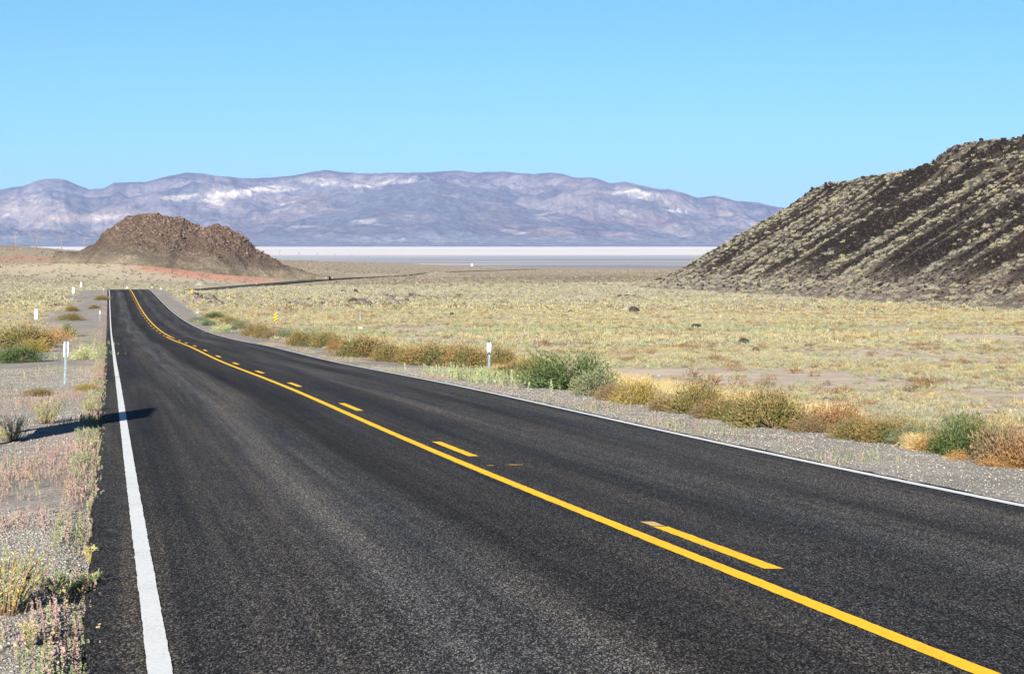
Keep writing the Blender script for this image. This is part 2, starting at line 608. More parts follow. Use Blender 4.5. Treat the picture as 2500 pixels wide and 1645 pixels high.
b = NB('asphalt')
uvn = b.n('ShaderNodeUVMap').outputs[0]
p = b.pos()
vc = b.n('ShaderNodeSeparateColor'); b.l(b.voro(b.scale(p, (1, .24, 1)), 150.0), vc.inputs[0])
vc2 = b.n('ShaderNodeSeparateColor'); b.l(b.voro(b.scale(p, (1, .22, 1)), 210.0), vc2.inputs[0])
agg = b.math('ADD', b.map(b.math('POWER', vc.outputs[0], 6.0), 0, 1, .0075, .118), b.map(b.math('POWER', vc2.outputs[1], 6.0), 0, 1, 0, .070))
strk = b.noise(b.scale(uvn, (1.7, .035, 1)), 1.0, 5, .6, .25)           # bands that run with the lanes
strk2 = b.noise(b.scale(uvn, (5.0, .06, 1)), 1.0, 3, .5, .3)
mott = b.noise(p, .7, 5, .65)
strk3 = b.noise(b.scale(uvn, (11.0, .05, 1)), 1.0, 3, .6, .2)
k = b.math('MULTIPLY', b.map(strk3, .3, .7, .78, 1.22), b.math('MULTIPLY', b.map(strk, .32, .68, .62, 1.42), b.math('MULTIPLY', b.map(strk2, .3, .7, .88, 1.12), b.map(mott, .3, .7, .90, 1.10))))
sd_ = b.n('ShaderNodeSeparateXYZ'); b.l(uvn, sd_.inputs[0])
dw = b.math('ADD', sd_.outputs[0], b.math('MULTIPLY', b.math('SUBTRACT', b.noise(b.scale(uvn, (.3, .05, 1)), 1.0, 3, .5), .5), .5))
lanes = b.ramp(b.map(dw, -4, 4), [(0, (.8,) * 3), (.10, (.82,) * 3), (.20, (1.15,) * 3), (.235, (1.95,) * 3), (.27, (1.35,) * 3), (.30, (1.6,) * 3), (.35, (.58,) * 3), (.385, (.62,) * 3), (.46, (.95,) * 3), (.56, (.95,) * 3), (.63, (.85,) * 3), (.69, (1.55,) * 3), (.78, (.85,) * 3), (.86, (1.4,) * 3), (.95, (.92,) * 3), (1, (.9,) * 3)])
lsep = b.n('ShaderNodeSeparateColor'); b.l(lanes, lsep.inputs[0])
k = b.math('MULTIPLY', k, b.math('MULTIPLY', lsep.outputs[0], 1.0))
tot = b.math('MULTIPLY', agg, k)
warm = b.ramp(b.map(strk, .35, .7), [(0, (.96, .98, 1.02)), (1, (1.16, 1.0, .80))])
comb = b.n('ShaderNodeCombineColor')
for i in range(3): b.l(tot, comb.inputs[i])
c2 = b.mix(1.0, comb.outputs[0], warm, 'MULTIPLY')
M_ASPH = b.bsdf(c2, .92, b.bump(b.voro(p, 48.0, 'Distance'), .004, .5), .06, 0.0, .25)

V, Q, UV = road_strip(D_L, D_R, -60, 2550, 0.0, 17, None, .06, 1, .35)
# an edge that turns down into the shoulder gravel
nyr = len(V) // 17
l = V.reshape(nyr, 17, 3)[:, 0] - [.03, 0, .22]; r = V.reshape(nyr, 17, 3)[:, -1] + [.03, 0, -.22]
V2 = np.concatenate([V, l, r]); n0 = len(V)
i = np.arange(nyr - 1)
Ql = np.stack([n0 + i, i * 17, (i + 1) * 17, n0 + i + 1], -1); Qr = np.stack([i * 17 + 16, n0 + nyr + i, n0 + nyr + i + 1, (i + 1) * 17 + 16], -1)
UV2 = np.concatenate([UV, UV.reshape(nyr, 17, 2)[:, 0], UV.reshape(nyr, 17, 2)[:, -1]])
road = mesh('road', V2, np.concatenate([Q, Ql, Qr]), M_ASPH, None, True, None, UV2)
tag(road, 'dark asphalt two-lane highway running down into the valley', 'road', kind='structure')


def paint_mat(name, col, worn):
    b = NB(name)
    p = b.pos()
    n = b.noise(p, 70.0, 4, .7)
    big = b.noise(p, 1.3, 4, .6)
    wear = b.map(b.math('ADD', n, b.math('MULTIPLY', big, .35)), .74, .90, 0, worn)
    tint = b.ramp(b.noise(p, 25.0, 4, .7), [(.25, tuple(c * .80 for c in col)), (.7, col)])
    c = b.mix(wear, tint, (.06, .055, .05))
    return b.bsdf(c, .75, b.bump(b.voro(p, 60.0, 'Distance'), .0015, .3), .1, 0.0, .25)


M_YEL = paint_mat('yellow_paint', (.80, .44, .018), .9)
M_WHT = paint_mat('white_paint', (.56, .57, .555), .75)
M_OLD = paint_mat('faint_yellow_paint', (.52, .36, .14), .9)


def line(name, d, w, ya, yb, mat, lab, seed):
    V, Q, UV = road_strip(d - w / 2, d + w / 2, ya, yb, .004, 3, None if yb - ya > 8 else .05, .006, seed)
    o = mesh(name, V, Q, mat, None, True, road, UV)
    if lab: o['label'] = lab
    return o


line('edge_line', D_LL, .105, -55, 2540, M_WHT, 'white edge line beside the gravel pull-off', 2)
line('edge_line', D_RL, .105, -55, 2540, M_WHT, 'white edge line beside the row of shrubs', 3)
CT = math.cos(math.atan(T_ROAD))
line('centre_line', D_CL, .112, -55, 155.0, M_YEL, 'solid yellow line of the near stretch', 4)
line('centre_line', D_CR, .112, 151.5, 2540, M_YEL, 'solid yellow line of the far stretch', 5)
for k_ in range(-4, 12):
    c_ = (16.33 + 12.19 * k_) * CT
    if c_ < 151: line('dash', D_CR, .112, c_ - 1.5, c_ + 1.5, M_YEL, None, 6 + k_)
for k_ in range(0, 24):
    c_ = (163.5 + 12.19 * k_) * CT
    line('dash', D_CL, .112, c_ - 1.5, c_ + 1.5, M_YEL, None, 30 + k_)
c_ = 16.33 * CT + 1.5
V, Q, UV = road_strip(D_CR - .05, D_CR + .05, c_ + .05, c_ + .45, .0035, 3, .1, .01, 90)
mesh('dash', V, Q, M_OLD, None, True, road, UV)
_x, _y, _z = locate(1245, 1159)
for dx_, ln in ((.06, .07), (.02, .05), (-.20, .035)):
    yy0 = _y + dx_ * .5
    V = np.array([[_x + dx_ - ln, yy0 - .02, 0], [_x + dx_ + ln, yy0 - .05, 0], [_x + dx_ + ln, yy0 - .0, 0], [_x + dx_ - ln * .8, yy0 + .02, 0]])
    V[:, 2] = road_e(V[:, 1]) + EYE + .005
    o = mesh('paint_mark', V, np.array([[0, 1, 2, 3]]), M_YEL, None, False, road)
    o['label'] = 'stray yellow paint tick beside the centre line'

# ------------------------------------------------------------------ salt flat
PL = -62.0
b = NB('salt_crust')
p = b.pos()
sx = b.n('ShaderNodeSeparateXYZ'); b.l(p, sx.inputs[0])
warp = b.noise(b.scale(p, (.00035, .0016, 1)), 1.0, 6, .6, .4)
yv = b.math('ADD', sx.outputs[1], b.math('MULTIPLY', b.math('SUBTRACT', warp, .5), 4200.0))
fac = b.map(b.math('LOGARITHM', b.math('MAXIMUM', yv, 1000.0), 2.718281828), math.log(5000), math.log(30000))
base = b.ramp(fac, [(0, (.25, .235, .22)), (.27, (.27, .26, .25)), (.33, (.36, .375, .385)), (.41, (.44, .46, .46)), (.435, (.78, .69, .57)), (.665, (.80, .72, .63)), (.68, (.60, .55, .49)), (.70, (.86, .78, .68)), (.93, (.84, .75, .66)), (1, (.45, .41, .38))])
st = b.noise(b.scale(p, (.0005, .006, 1)), 1.0, 6, .62, .3)
c = b.mix(b.map(st, .54, .60, 0, .9), base, (.72, .66, .57))
c = b.mix(b.map(b.noise(b.scale(p, (.0007, .009, 1)), 1.0, 6, .65), .54, .66, 0, .6), c, (.30, .30, .31))
M_SALT = b.bsdf(c, .9, None, .1, 0.0, .08)
V = np.array([[-16000, 3000, 0], [16000, 3000, 0], [16000, 40000, 0], [-16000, 40000, 0]], float)
V[:, 2] = PL + EYE
tag(mesh('salt_flat', V, np.array([[0, 1, 2, 3]]), M_SALT), 'white and grey salt flat on the valley floor', 'salt flat', kind='structure')

# ------------------------------------------------------------------ mountains
sil = np.array([(-900, 480), (-500, 470), (-200, 474), (0, 464), (29, 459), (55, 455.6), (84, 443), (109, 438), (155, 438), (181, 449), (218, 462), (252, 460), (279, 446), (319, 442), (357, 442), (399, 430), (454, 420), (487, 420), (538, 428), (588, 434.6), (647, 432.5), (714, 428), (756, 421), (794, 415), (828, 420), (903, 423), (954, 420), (1013, 420.7), (1089, 416), (1118, 414), (1139, 418), (1236, 418.6), (1307, 423), (1343, 419.4), (1370, 421.5), (1404, 430.8), (1450, 431), (1492, 446), (1525.6, 443), (1559, 451), (1614, 462), (1631, 460.6), (1672.7, 474), (1706, 483), (1744, 477), (1790, 489), (1862, 498), (1900, 505.5), (1950, 507), (2200, 525), (2500, 535), (2900, 540), (3400, 545)])
D0, D1, D2 = 26000.0, 34500.0, 38000.0
pxm = np.arange(-900, 3400, 3.2)
dep = np.concatenate([np.linspace(D0 - 1500, D1, 210), np.linspace(D1, D2, 24)[1:]])
PX, DP = np.meshgrid(pxm, dep)
MX = (PX - CX) / F * DP
Sx = (HY - np.interp(PX, sil[:, 0], sil[:, 1])) / F * D1 - PL       # crest height over the flat
t = np.clip((DP - D0) / (D1 - D0), 0, 1.0)
rise = .085 * smooth(0, .22, t) * 1.0 + .915 * smooth(.10, 1.02, t) ** 1.15
wx, wy = MX + 500 * fbm(MX / 2600, DP / 2600, 80, 3), DP + 500 * fbm(MX / 2600, DP / 2600, 84, 3)
rg = ridged(wx / 2300, wy / 2300, 90, 6, .52)
rg2 = ridged(wx / 5200, wy / 3300, 97, 3, .5)
amp = smooth(.05, .25, t) * (1 - smooth(.80, .97, t))
Hm = Sx * rise + amp * (430 * (rg - .45) + 360 * (rg2 - .5)) * (.35 + .65 * t)
Hm = Hm + smooth(.12, .3, t) * (105 * (ridged(wx / 850, wy / 2300, 103, 5, .56) - .5) * (1 - .8 * smooth(.85, 1, t)) + 26 * (ridged(MX / 260, DP / 900, 107, 3, .6) - .5) * (1 - .6 * smooth(.9, 1, t)))
lay = np.zeros_like(Hm)
for k_, (dk_, hk_) in enumerate(((27500, 60), (28300, 105), (29300, 150), (30500, 190), (31800, 200), (33000, 170))):
    wob = 350 * fbm(MX / 2400, MX * 0 + k_ * 3.7, 150 + k_, 3)
    cr = np.clip(ridged(MX / 1900 + k_ * 7.3, MX * 0 + k_ * 1.9, 160 + k_, 6, .5) - .12, 0, 1) ** 1.15
    dd_ = DP - dk_ - wob
    shape = np.where(dd_ < 0, np.exp(-(dd_ / 620) ** 2), np.exp(-(dd_ / 300) ** 2))
    Hm = Hm + hk_ * 1.25 * cr * shape
    lay = np.where((shape > .12) & (dd_ < 120), (k_ + 1) * smooth(.0, .3, cr), lay)
mas = np.array([(480, 592), (587, 552), (640, 530), (697, 512), (760, 497), (826, 482), (890, 470), (954, 453), (1005, 446), (1055, 437), (1095, 446), (1147, 459), (1200, 462), (1250, 474), (1330, 492), (1400, 505), (1470, 516), (1560, 540), (1700, 575), (1800, 596)], float)
DM = 31000.0 + 500 * fbm(MX / 2600, MX * 0 + 9, 181, 3)
hm = (HY - np.interp(PX, mas[:, 0], mas[:, 1])) / F * 31000 - PL + 45 * (ridged(MX / 900, MX * 0, 183, 5, .55) - .5)
fall = np.where(DP < DM, (DM - DP) * hm / 4300.0, (DP - DM) * .30)
rough = 90 * (ridged(wx / 800, wy / 1900, 185, 5, .55) - .6) * smooth(0, 500, np.abs(DP - DM))
mh = hm - fall + rough
mass = (mh > Hm) & (hm > 30)
Hm = np.where(mass, mh, Hm)
lay = np.where(mass, 7.0, lay)
back = smooth(D1, D2, DP)
Hm = Hm * (1 - .8 * back)
Hm = np.maximum(Hm, -30 + 0 * Hm)
Hm = np.where(t <= 0, -8, Hm)
lim = (Sx - PL * 0) * DP / D1 * 1.0 + PL * (1 - DP / D1) * 0      # keep nearer spurs under the sky line
Hm = np.where(t < .97, np.minimum(Hm, Sx * DP / D1 * .985 - 62 * (1 - DP / D1) - 6), Hm)
V = np.stack([MX, DP, Hm + PL + EYE], -1).reshape(-1, 3)
mx, my, mz = V[:, 0], V[:, 1], Hm.ravel()
ppx = CX + F * mx / my; ppy = HY - F * (mz + PL) / my
tt = t.ravel()
lay = lay.ravel()
nz1 = fbm(mx / 900, mz / 130, 110, 5, .55); nz2 = fbm(mx / 2600, my / 1800, 115, 4)
mc = np.tile(np.array([[.250, .220, .215]]), (len(V), 1)) * (1 + .28 * nz2[:, None]) * (1 + .18 * nz1[:, None])
mau = smooth(.0, .5, fbm(mx / 1500, my / 900, 120, 4))[:, None]; mc = mc * (1 - .6 * mau) + np.array([.21, .155, .165]) * .6 * mau
tan = smooth(.08, .45, fbm(mx / 1100, mz / 160, 125, 4))[:, None]; mc = mc * (1 - .75 * tan) + np.array([.44, .315, .235]) * .8 * tan
blk = smooth(.2, .6, fbm(mx / 1300, mz / 300, 127, 4))[:, None]; mc = mc * (1 - .4 * blk) + np.array([.13, .115, .13]) * .4 * blk
fan = (1 - smooth(.10, .24, tt + .03 * nz2))[:, None]; mc = mc * (1 - fan) + np.array([.285, .275, .275]) * fan
str_ = ridged(mx / 480 + .6 * fbm(mx / 1500, my / 1500, 146, 2), my / 2600, 140, 5, .58)[:, None]; mc = mc * (1 + (.70 * (str_ - .45)) * (1 - fan))


def rock_patch(px, py, rx, ry, rot, colr, k=.95, ns=.7, seed=0):
    """An outcrop of paler rock, its place on the range given by bearing and height."""
    global mc
    a = math.radians(rot)
    dx, dy = ppx - px, ppy - py
    dy = dy / .8
    ex, ey = dx * math.cos(a) + dy * math.sin(a), -dx * math.sin(a) + dy * math.cos(a)
    r = np.hypot(ex / rx, ey / ry) + ns * fbm(mx / 420, mz / 70 + my / 800, 130 + seed, 5, .6)
    brk = smooth(-.22, .22, fbm(mx / 170, mz / 38 + my / 260, 170 + seed, 5, .65))
    w = (k * (1 - smooth(.55, 1.15, r)) * (.25 + .75 * brk))[:, None]
    mc = mc * (1 - w) + np.array(colr) * w


WHT = (.54, .48, .385)
for k_, (cl_, am_) in enumerate((((.21, .155, .16), .6), ((.30, .235, .20), .6), ((.185, .165, .185), .7), ((.32, .245, .20), .5), ((.17, .165, .185), .65), ((.26, .20, .185), .5))):
    w_ = (am_ * (1 - smooth(.2, .9, np.abs(lay - k_ - 1))) * (.45 + .55 * smooth(-.3, .3, fbm(mx / 700, mz / 120 + k_, 165, 4))))[:, None]
    mc = mc * (1 - w_) + np.array(cl_) * w_
mw = (.75 * (np.abs(lay - 7) < .1) * (.6 + .4 * smooth(-.4, .3, fbm(mx / 900, mz / 200, 187, 4))))[:, None]
mc = mc * (1 - mw) + np.array([.185, .180, .185]) * mw
fan2 = (1 - smooth(50, 150, mz + 62 * 0 + 25 * nz2 + 20 * nz1))[:, None] * .85; mc = mc * (1 - fan2) + np.array([.33, .315, .315]) * fan2
mc *= .76
for n_, a_ in enumerate([(600, 470, 110, 13, -8), (470, 478, 80, 7, -3), (520, 494, 38, 12, 12), (792, 441, 62, 10, 2), (720, 462, 60, 6, -6), (950, 446, 80, 7, -10), (880, 452, 50, 4, 0), (1560, 474, 62, 11, 14), (1490, 470, 30, 5, 5), (20, 522, 26, 5, 0), (265, 530, 70, 7, -10), (90, 545, 40, 4, 0), (1255, 566, 34, 7, 10), (1210, 552, 20, 3, 0), (1660, 517, 28, 3, 5), (1540, 523, 40, 9, 10), (1000, 527, 14, 3, 0), (885, 541, 32, 7, -5), (920, 548, 30, 5, 10), (745, 553, 36, 4, -4), (690, 500, 26, 3, -20), (1340, 520, 40, 5, -12), (60, 488, 40, 4, 10), (120, 490, 40, 4, 0), (690, 512, 20, 3, -10), (650, 462, 70, 9, -9), (860, 453, 60, 5, -3), (1000, 444, 50, 4, -4), (430, 484, 36, 5, 4), (1150, 452, 20, 4, 0), (1090, 535, 18, 3, 0)]):
    rock_patch(*a_, WHT, .95 if a_[3] > 5 else .75, .75, n_)
for n_, a_ in enumerate([(1195, 500, 48, 18, 25), (1640, 500, 40, 9, 10), (1350, 533, 40, 9, -8), (1270, 550, 50, 7, 0), (180, 533, 90, 15, -4), (870, 560, 60, 8, 0), (640, 535, 40, 6, 0), (1080, 470, 40, 14, 20), (1750, 520, 60, 8, 5), (800, 515, 50, 6, 0)]):
    rock_patch(*a_, (.36, .265, .20), .6, .9, 40 + n_)
for n_, a_ in enumerate([(1440, 540, 70, 12, 5), (1210, 562, 60, 10, 0), (1600, 540, 70, 10, 0), (1330, 566, 40, 6, 0), (1000, 560, 50, 6, 0)]):
    rock_patch(*a_, (.19, .10, .105), .7, .8, 60 + n_)
b = NB('mountain_rock')
p = b.pos()
f = b.math('MULTIPLY', b.map(b.noise(p, .006, 8, .7), .3, .7, .55, 1.45), b.map(b.noise(b.scale(p, (.016, .004, .02)), 1.0, 7, .7), .3, .7, .8, 1.2))
comb = b.n('ShaderNodeCombineColor')
for i in range(3): b.l(f, comb.inputs[i])
c = b.mix(1.0, b.attr('col'), comb.outputs[0], 'MULTIPLY')
M_MTN = b.bsdf(c, .95, b.bump(b.noise(p, .008, 8, .7), 60.0, .9), .05)
tag(mesh('mountains', V, grid_faces(len(dep), len(pxm)), M_MTN, {'col': np.clip(mc, 0, 1)}, True), 'long hazy mountain range with white rock bands', 'mountains', kind='structure')

# ------------------------------------------------------------------ prototypes for scattered things
def icos(sub):
    t = (1 + 5 ** .5) / 2
    V = np.array([[-1, t, 0], [1, t, 0], [-1, -t, 0], [1, -t, 0], [0, -1, t], [0, 1, t], [0, -1, -t], [0, 1, -t], [t, 0, -1], [t, 0, 1], [-t, 0, -1], [-t, 0, 1]], float)
    V /= np.linalg.norm(V[0])
    T = np.array([[0, 11, 5], [0, 5, 1], [0, 1, 7], [0, 7, 10], [0, 10, 11], [1, 5, 9], [5, 11, 4], [11, 10, 2], [10, 7, 6], [7, 1, 8], [3, 9, 4], [3, 4, 2], [3, 2, 6], [3, 6, 8], [3, 8, 9], [4, 9, 5], [2, 4, 11], [6, 2, 10], [8, 6, 7], [9, 8, 1]])
    for _ in range(sub):
        nv = list(V); cache = {}; nt_ = []

        def mid(a, b):
            k = (min(a, b), max(a, b))
            if k not in cache:
                m = nv[a] + nv[b]; nv.append(m / np.linalg.norm(m)); cache[k] = len(nv) - 1
            return cache[k]
        for a, b_, c_ in T:
            x, y, z = mid(a, b_), mid(b_, c_), mid(c_, a)
            nt_ += [[a, x, z], [b_, y, x], [c_, z, y], [x, y, z]]
        V = np.array(nv); T = np.array(nt_)
    return V, T


def rock_proto(sub, seed, rough=.3, flat=.7):
    g = np.random.default_rng(seed)
    V, T = icos(sub)
    for k in range(7):                       # cut a few facets
        n = g.normal(size=3); n /= np.linalg.norm(n)
        c = g.uniform(.5, .85)
        dd = V @ n
        V = V - np.maximum(dd - c, 0)[:, None] * n * .9
    V = V * (1 + rough * .4 * g.normal(size=(len(V), 1)) * (.5 if sub > 1 else 1))
    V = V * np.array([1, g.uniform(.7, 1), flat * g.uniform(.8, 1.1)])
    V[:, 2] += .35
    return V, T


def blades(base, tip, w):
    """Thin triangles from base to tip points."""
    n = len(base)
    d = tip - base
    s = np.cross(d, rng.normal(size=(n, 3)))
    s /= np.linalg.norm(s, axis=1)[:, None] + 1e-9
    w = np.broadcast_to(w, (n,))[:, None]
    V = np.stack([base - s * w / 2, base + s * w / 2, tip], 1).reshape(-1, 3)
    return V, np.arange(3 * n).reshape(-1, 3)


def leaves(base, dirn, ln, w):
    """Small lens-shaped leaves (two triangles)."""
    n = len(base)
    s = np.cross(dirn, rng.normal(size=(n, 3)))
    s /= np.linalg.norm(s, axis=1)[:, None] + 1e-9
    ln = np.broadcast_to(ln, (n,))[:, None]; w = np.broadcast_to(w, (n,))[:, None]
    m = base + dirn * ln * .5
    V = np.stack([base, m + s * w / 2, base + dirn * ln, m - s * w / 2], 1).reshape(-1, 3)
    i = np.arange(n)[:, None] * 4
    return V, np.concatenate([i + [0, 1, 2], i + [0, 2, 3]])


def unit(v):
    return v / (np.linalg.norm(v, axis=-1, keepdims=True) + 1e-9)


def dome_tuft(n, ln=.35, w=.05, flat=.8):
    """A low mound of dry stems, radius 1 wide and about `flat` tall."""
    th = rng.uniform(0, 2 * math.pi, n); ph = np.arccos(rng.uniform(.02, 1, n))
    d = np.stack([np.sin(ph) * np.cos(th), np.sin(ph) * np.sin(th), np.cos(ph)], 1)
    r = rng.uniform(.45, .85, n)[:, None]
    lump = (1 + .22 * vnoise(th * 1.3, ph * 2, int(rng.integers(1e6))))[:, None]
    base = d * r * lump * [1, 1, flat]
    tip = base + unit(d * [1, 1, .7] + [0, 0, .35] + rng.normal(0, .45, (n, 3))) * (ln * rng.uniform(.6, 1.2, n))[:, None]
    tip[:, 2] = np.maximum(tip[:, 2], .01)
    return blades(base, tip, w * rng.uniform(.7, 1.4, n))


def stalk(n, h=1.0, r=.10, lf=.16, w=.07):
    """An upright fuzzy stem of short fleshy leaves."""
    z = rng.uniform(.03, 1, n) * h
    th = rng.uniform(0, 2 * math.pi, n)
    lean = rng.normal(0, .10, 2)
    base = np.stack([lean[0] * z, lean[1] * z, z], 1)
    d = unit(np.stack([np.cos(th), np.sin(th), rng.uniform(.5, 1.6, n)], 1))
    return leaves(base, d, lf * h * rng.uniform(.6, 1.2, n) * (1.15 - .5 * z / h), w * h)


def scatter(name, protos, P, yaw, sc, col, mat, label=None, cat=None, group=None, kind='stuff', cvar=.12, tilt=None, shade=False):
    """One mesh of many small copies; sc is (n,) or (n,3)."""
    P = np.asarray(P, float); n = len(P)
    sc = np.asarray(sc, float)
    if sc.ndim == 1: sc = np.repeat(sc[:, None], 3, 1)
    which = rng.integers(0, len(protos), n)
    Vs, Ts, Cs, off = [], [], [], 0
    for k, (pv, pt) in enumerate(protos):
        m = np.where(which == k)[0]
        if not len(m): continue
        v = pv[None] * sc[m][:, None, :]
        cs, sn = np.cos(yaw[m])[:, None], np.sin(yaw[m])[:, None]
        x = v[..., 0] * cs - v[..., 1] * sn; y = v[..., 0] * sn + v[..., 1] * cs
        v = np.stack([x, y, v[..., 2]], -1) + P[m][:, None, :]
        Vs.append(v.reshape(-1, 3).astype(np.float32))
        Ts.append((pt[None] + (np.arange(len(m)) * len(pv))[:, None, None] + off).reshape(-1, 3))
        nb = len(pv) // 3 if len(pv) % 3 == 0 else len(pv)
        jit = 1 + cvar * np.repeat(rng.normal(size=(len(m), nb)), len(pv) // nb, 1)
        Cs.append((col[m][:, None, :] * np.clip(jit, .4, 1.7)[..., None]).reshape(-1, 3).astype(np.float32))
        off += len(m) * len(pv)
    o = mesh(name, np.concatenate(Vs), np.concatenate(Ts), mat, {'col': np.clip(np.concatenate(Cs), 0, 1)}, shade)
    return tag(o, label, cat, group, kind)


def rand_in_view(n, z0, z1, u0=-.225, u1=.225, power=2.0):
    """Random ground points over a fan of ground between two distances; power 2 = even per area."""
    z = (z0 ** power + rng.uniform(0, 1, n) * (z1 ** power - z0 ** power)) ** (1 / power)
    u = rng.uniform(u0, u1, n)
    return u * z, z


# ------------------------------------------------------------------ basalt hill
hp_x = [-30, -4, 0, 7.9, 17.9, 26.9, 32.9, 40, 43.5, 54, 63, 67.5, 73.5, 78, 86, 140, 260]
hp_h = [-1.2, -.5, 0, 3.4, 9.8, 15.3, 18.6, 23.0, 24.1, 26.6, 26.4, 27.8, 33.4, 33.6, 33.0, 33, 34]


def hill_xb(Z):
    return 33.6 - (Z - 580) * .1036


def hill_z(p, Z, micro=True):
    X = p + hill_xb(Z)
    pp = p + 1.5 * fbm(Z / 26, p / 60, 201, 3) * smooth(0, 10, p) * smooth(575, 530, Z)
    h = np.interp(pp, hp_x, hp_h)
    h = np.where(h > 0, h * (1 + .05 * fbm(Z / 40, p / 40, 205, 3) * smooth(575, 530, Z)), h)
    h = h - 1.5 * smooth(575, 525, Z) * smooth(64, 72, p)
    nose = 1 - smooth(588, 665, Z + .15 * np.maximum(p, 0) * 0)
    h = np.where(h > 0, h * nose, h) - (1 - nose) * 1.5
    if micro:
        rim = np.exp(-((p - 41) / 4.0) ** 2) + np.exp(-((p - 71) / 5.0) ** 2)
        h = h + smooth(1, 8, p) * (.42 * fbm(X / 1.6, Z / 2.2, 211, 4, .65) + .5 * fbm(p / 30, Z / 7, 215, 3)) + rim * 1.5 * ridged(X / 2.5, Z / 3.0, 217, 4) * nose
    return base_e(X, np.minimum(Z, 5000)) + EYE + h


def scree_mask(p, Z):
    """1 on bare dark scree, 0 where scrub has taken hold; the bands run straight down the slope."""
    q = Z + 3.0 * fbm(p / 9, Z / 9, 221, 3)
    m = .42 * fbm(q / 21, p / 90, 223, 2) + .80 * fbm(q / 6.2, p / 60, 226, 2) + .75 * fbm(q / 2.7, p / 24, 228, 2)
    m = m + .25 * fbm(q / 2.2, p / 9, 229, 3) - .30 * (1 - smooth(3, 9, p)) + .30 * np.exp(-((p - 71) / 6.0) ** 2) + .12 * np.exp(-((p - 41) / 4.0) ** 2) + .30 * np.exp(-((Z - 385) / 45) ** 2) * smooth(4, 8, p) * smooth(36, 22, p) - .10 * smooth(32, 44, p)
    low = smooth(3.5, 8, p)
    return smooth(-.12, .08, m + .03) * low


hp = np.concatenate([np.arange(-14, 92, .55), np.arange(92, 260, 4)])
hz = np.arange(215, 690, 1.1)
HP, HZ = np.meshgrid(hp, hz)
hzv = hill_z(HP, HZ)
V = np.stack([HP + hill_xb(HZ), HZ, hzv], -1).reshape(-1, 3)
scm = scree_mask(HP, HZ).ravel()
foot = (1 - smooth(5, 13, HP.ravel() + 3 * fbm(HP.ravel() / 5, HZ.ravel() / 9, 231, 3)))[:, None]
hc = np.array([.115, .098, .075]) * (1 - scm[:, None]) + np.array([.022, .0175, .0145]) * scm[:, None]
hc = hc * (1 - foot) + np.array([.200, .165, .130]) * foot
brn = smooth(.1, .5, fbm(HP.ravel() / 12, HZ.ravel() / 25, 235, 4))[:, None] * smooth(420, 330, HZ.ravel())[:, None]
hc = hc * (1 - .5 * brn) + np.array([.11, .065, .05]) * .5 * brn
b = NB('basalt_slope')
p = b.pos()
f = b.map(b.noise(p, 1.4, 6, .7), .3, .7, .6, 1.4)
vz = b.n('ShaderNodeSeparateColor'); b.l(b.voro(p, 2.6), vz.inputs[0])
f = b.math('MULTIPLY', f, b.map(vz.outputs[0], 0, 1, .65, 1.35))
comb = b.n('ShaderNodeCombineColor')
for i in range(3): b.l(f, comb.inputs[i])
c = b.mix(1.0, b.attr('col'), comb.outputs[0], 'MULTIPLY')
M_HILL = b.bsdf(c, .95, b.bump(b.math('ADD', b.voro(p, 2.6, 'Distance'), b.noise(p, 3.0, 5, .7)), .35, .9), .08, 0.0, .2)
tag(mesh('hill', V, grid_faces(len(hz), len(hp)), M_HILL, {'col': np.clip(hc, 0, 1)}, True), 'dark basalt hillside streaked with pale scrub', 'hill', kind='structure')

rockp = [rock_proto(1, 300 + k, .35) for k in range(6)]
rockp2 = [rock_proto(2, 320 + k, .3) for k in range(5)]
n = 52000
p_ = rng.uniform(1, 84, n); z_ = rng.uniform(250, 650, n)
m_ = scree_mask(p_, z_)
keep = rng.uniform(0, 1, n) < (.30 + .7 * m_) * smooth(-1, 4, p_)
p_, z_ = p_[keep], z_[keep]
s_ = np.clip(rng.lognormal(-1.65, .45, len(p_)), .08, .6) * (1 + .5 * np.exp(-((p_ - 71) / 5) ** 2) + .4 * np.exp(-((p_ - 41) / 3) ** 2))
P = np.stack([p_ + hill_xb(z_), z_, hill_z(p_, z_) - .12 * s_], -1)
cc = np.array([[.026, .0205, .017]]) * rng.uniform(.5, 1.6, (len(p_), 1))
rb = (rng.uniform(0, 1, len(p_)) < .02 + .3 * smooth(370, 310, z_) * smooth(24, 10, p_))[:, None]
cc = np.where(rb, np.array([[.075, .045, .034]]) * rng.uniform(.6, 1.4, (len(p_), 1)), cc)
scatter('scree', rockp, P, rng.uniform(0, 6.28, len(p_)), s_[:, None] * rng.uniform(.7, 1.3, (len(p_), 3)), cc, M_ROCK, 'dark basalt scree covering the hillside in bands', 'scree')

mound = [dome_tuft(70, .42, .13, .75) for _ in range(6)]
n = 25000
p_ = rng.uniform(-3, 84, n); z_ = rng.uniform(235, 655, n)
m_ = scree_mask(p_, z_)
keep = rng.uniform(0, 1, n) < np.clip((1 - 1.02 * m_), .03, 1) * (.55 + .45 * smooth(2, 9, p_))
p_, z_ = p_[keep], z_[keep]
order = np.argsort(z_ / (.5 + rng.uniform(0, 1, len(z_)))); p_, z_ = p_[order], z_[order]
s_ = np.clip(rng.lognormal(-.86, .33, len(p_)), .18, .85)
P = np.stack([p_ + hill_xb(z_), z_, hill_z(p_, z_) - .08 * s_], -1)
pal = np.array([[.285, .270, .185], [.325, .295, .165], [.26, .25, .190], [.345, .30, .140], [.29, .25, .190]])
pal = pal * .78 + pal.mean(1, keepdims=True) * .22
cc = pal[rng.choice(5, len(p_), p=[.34, .2, .24, .1, .12])] * rng.uniform(.8, 1.2, (len(p_), 1))
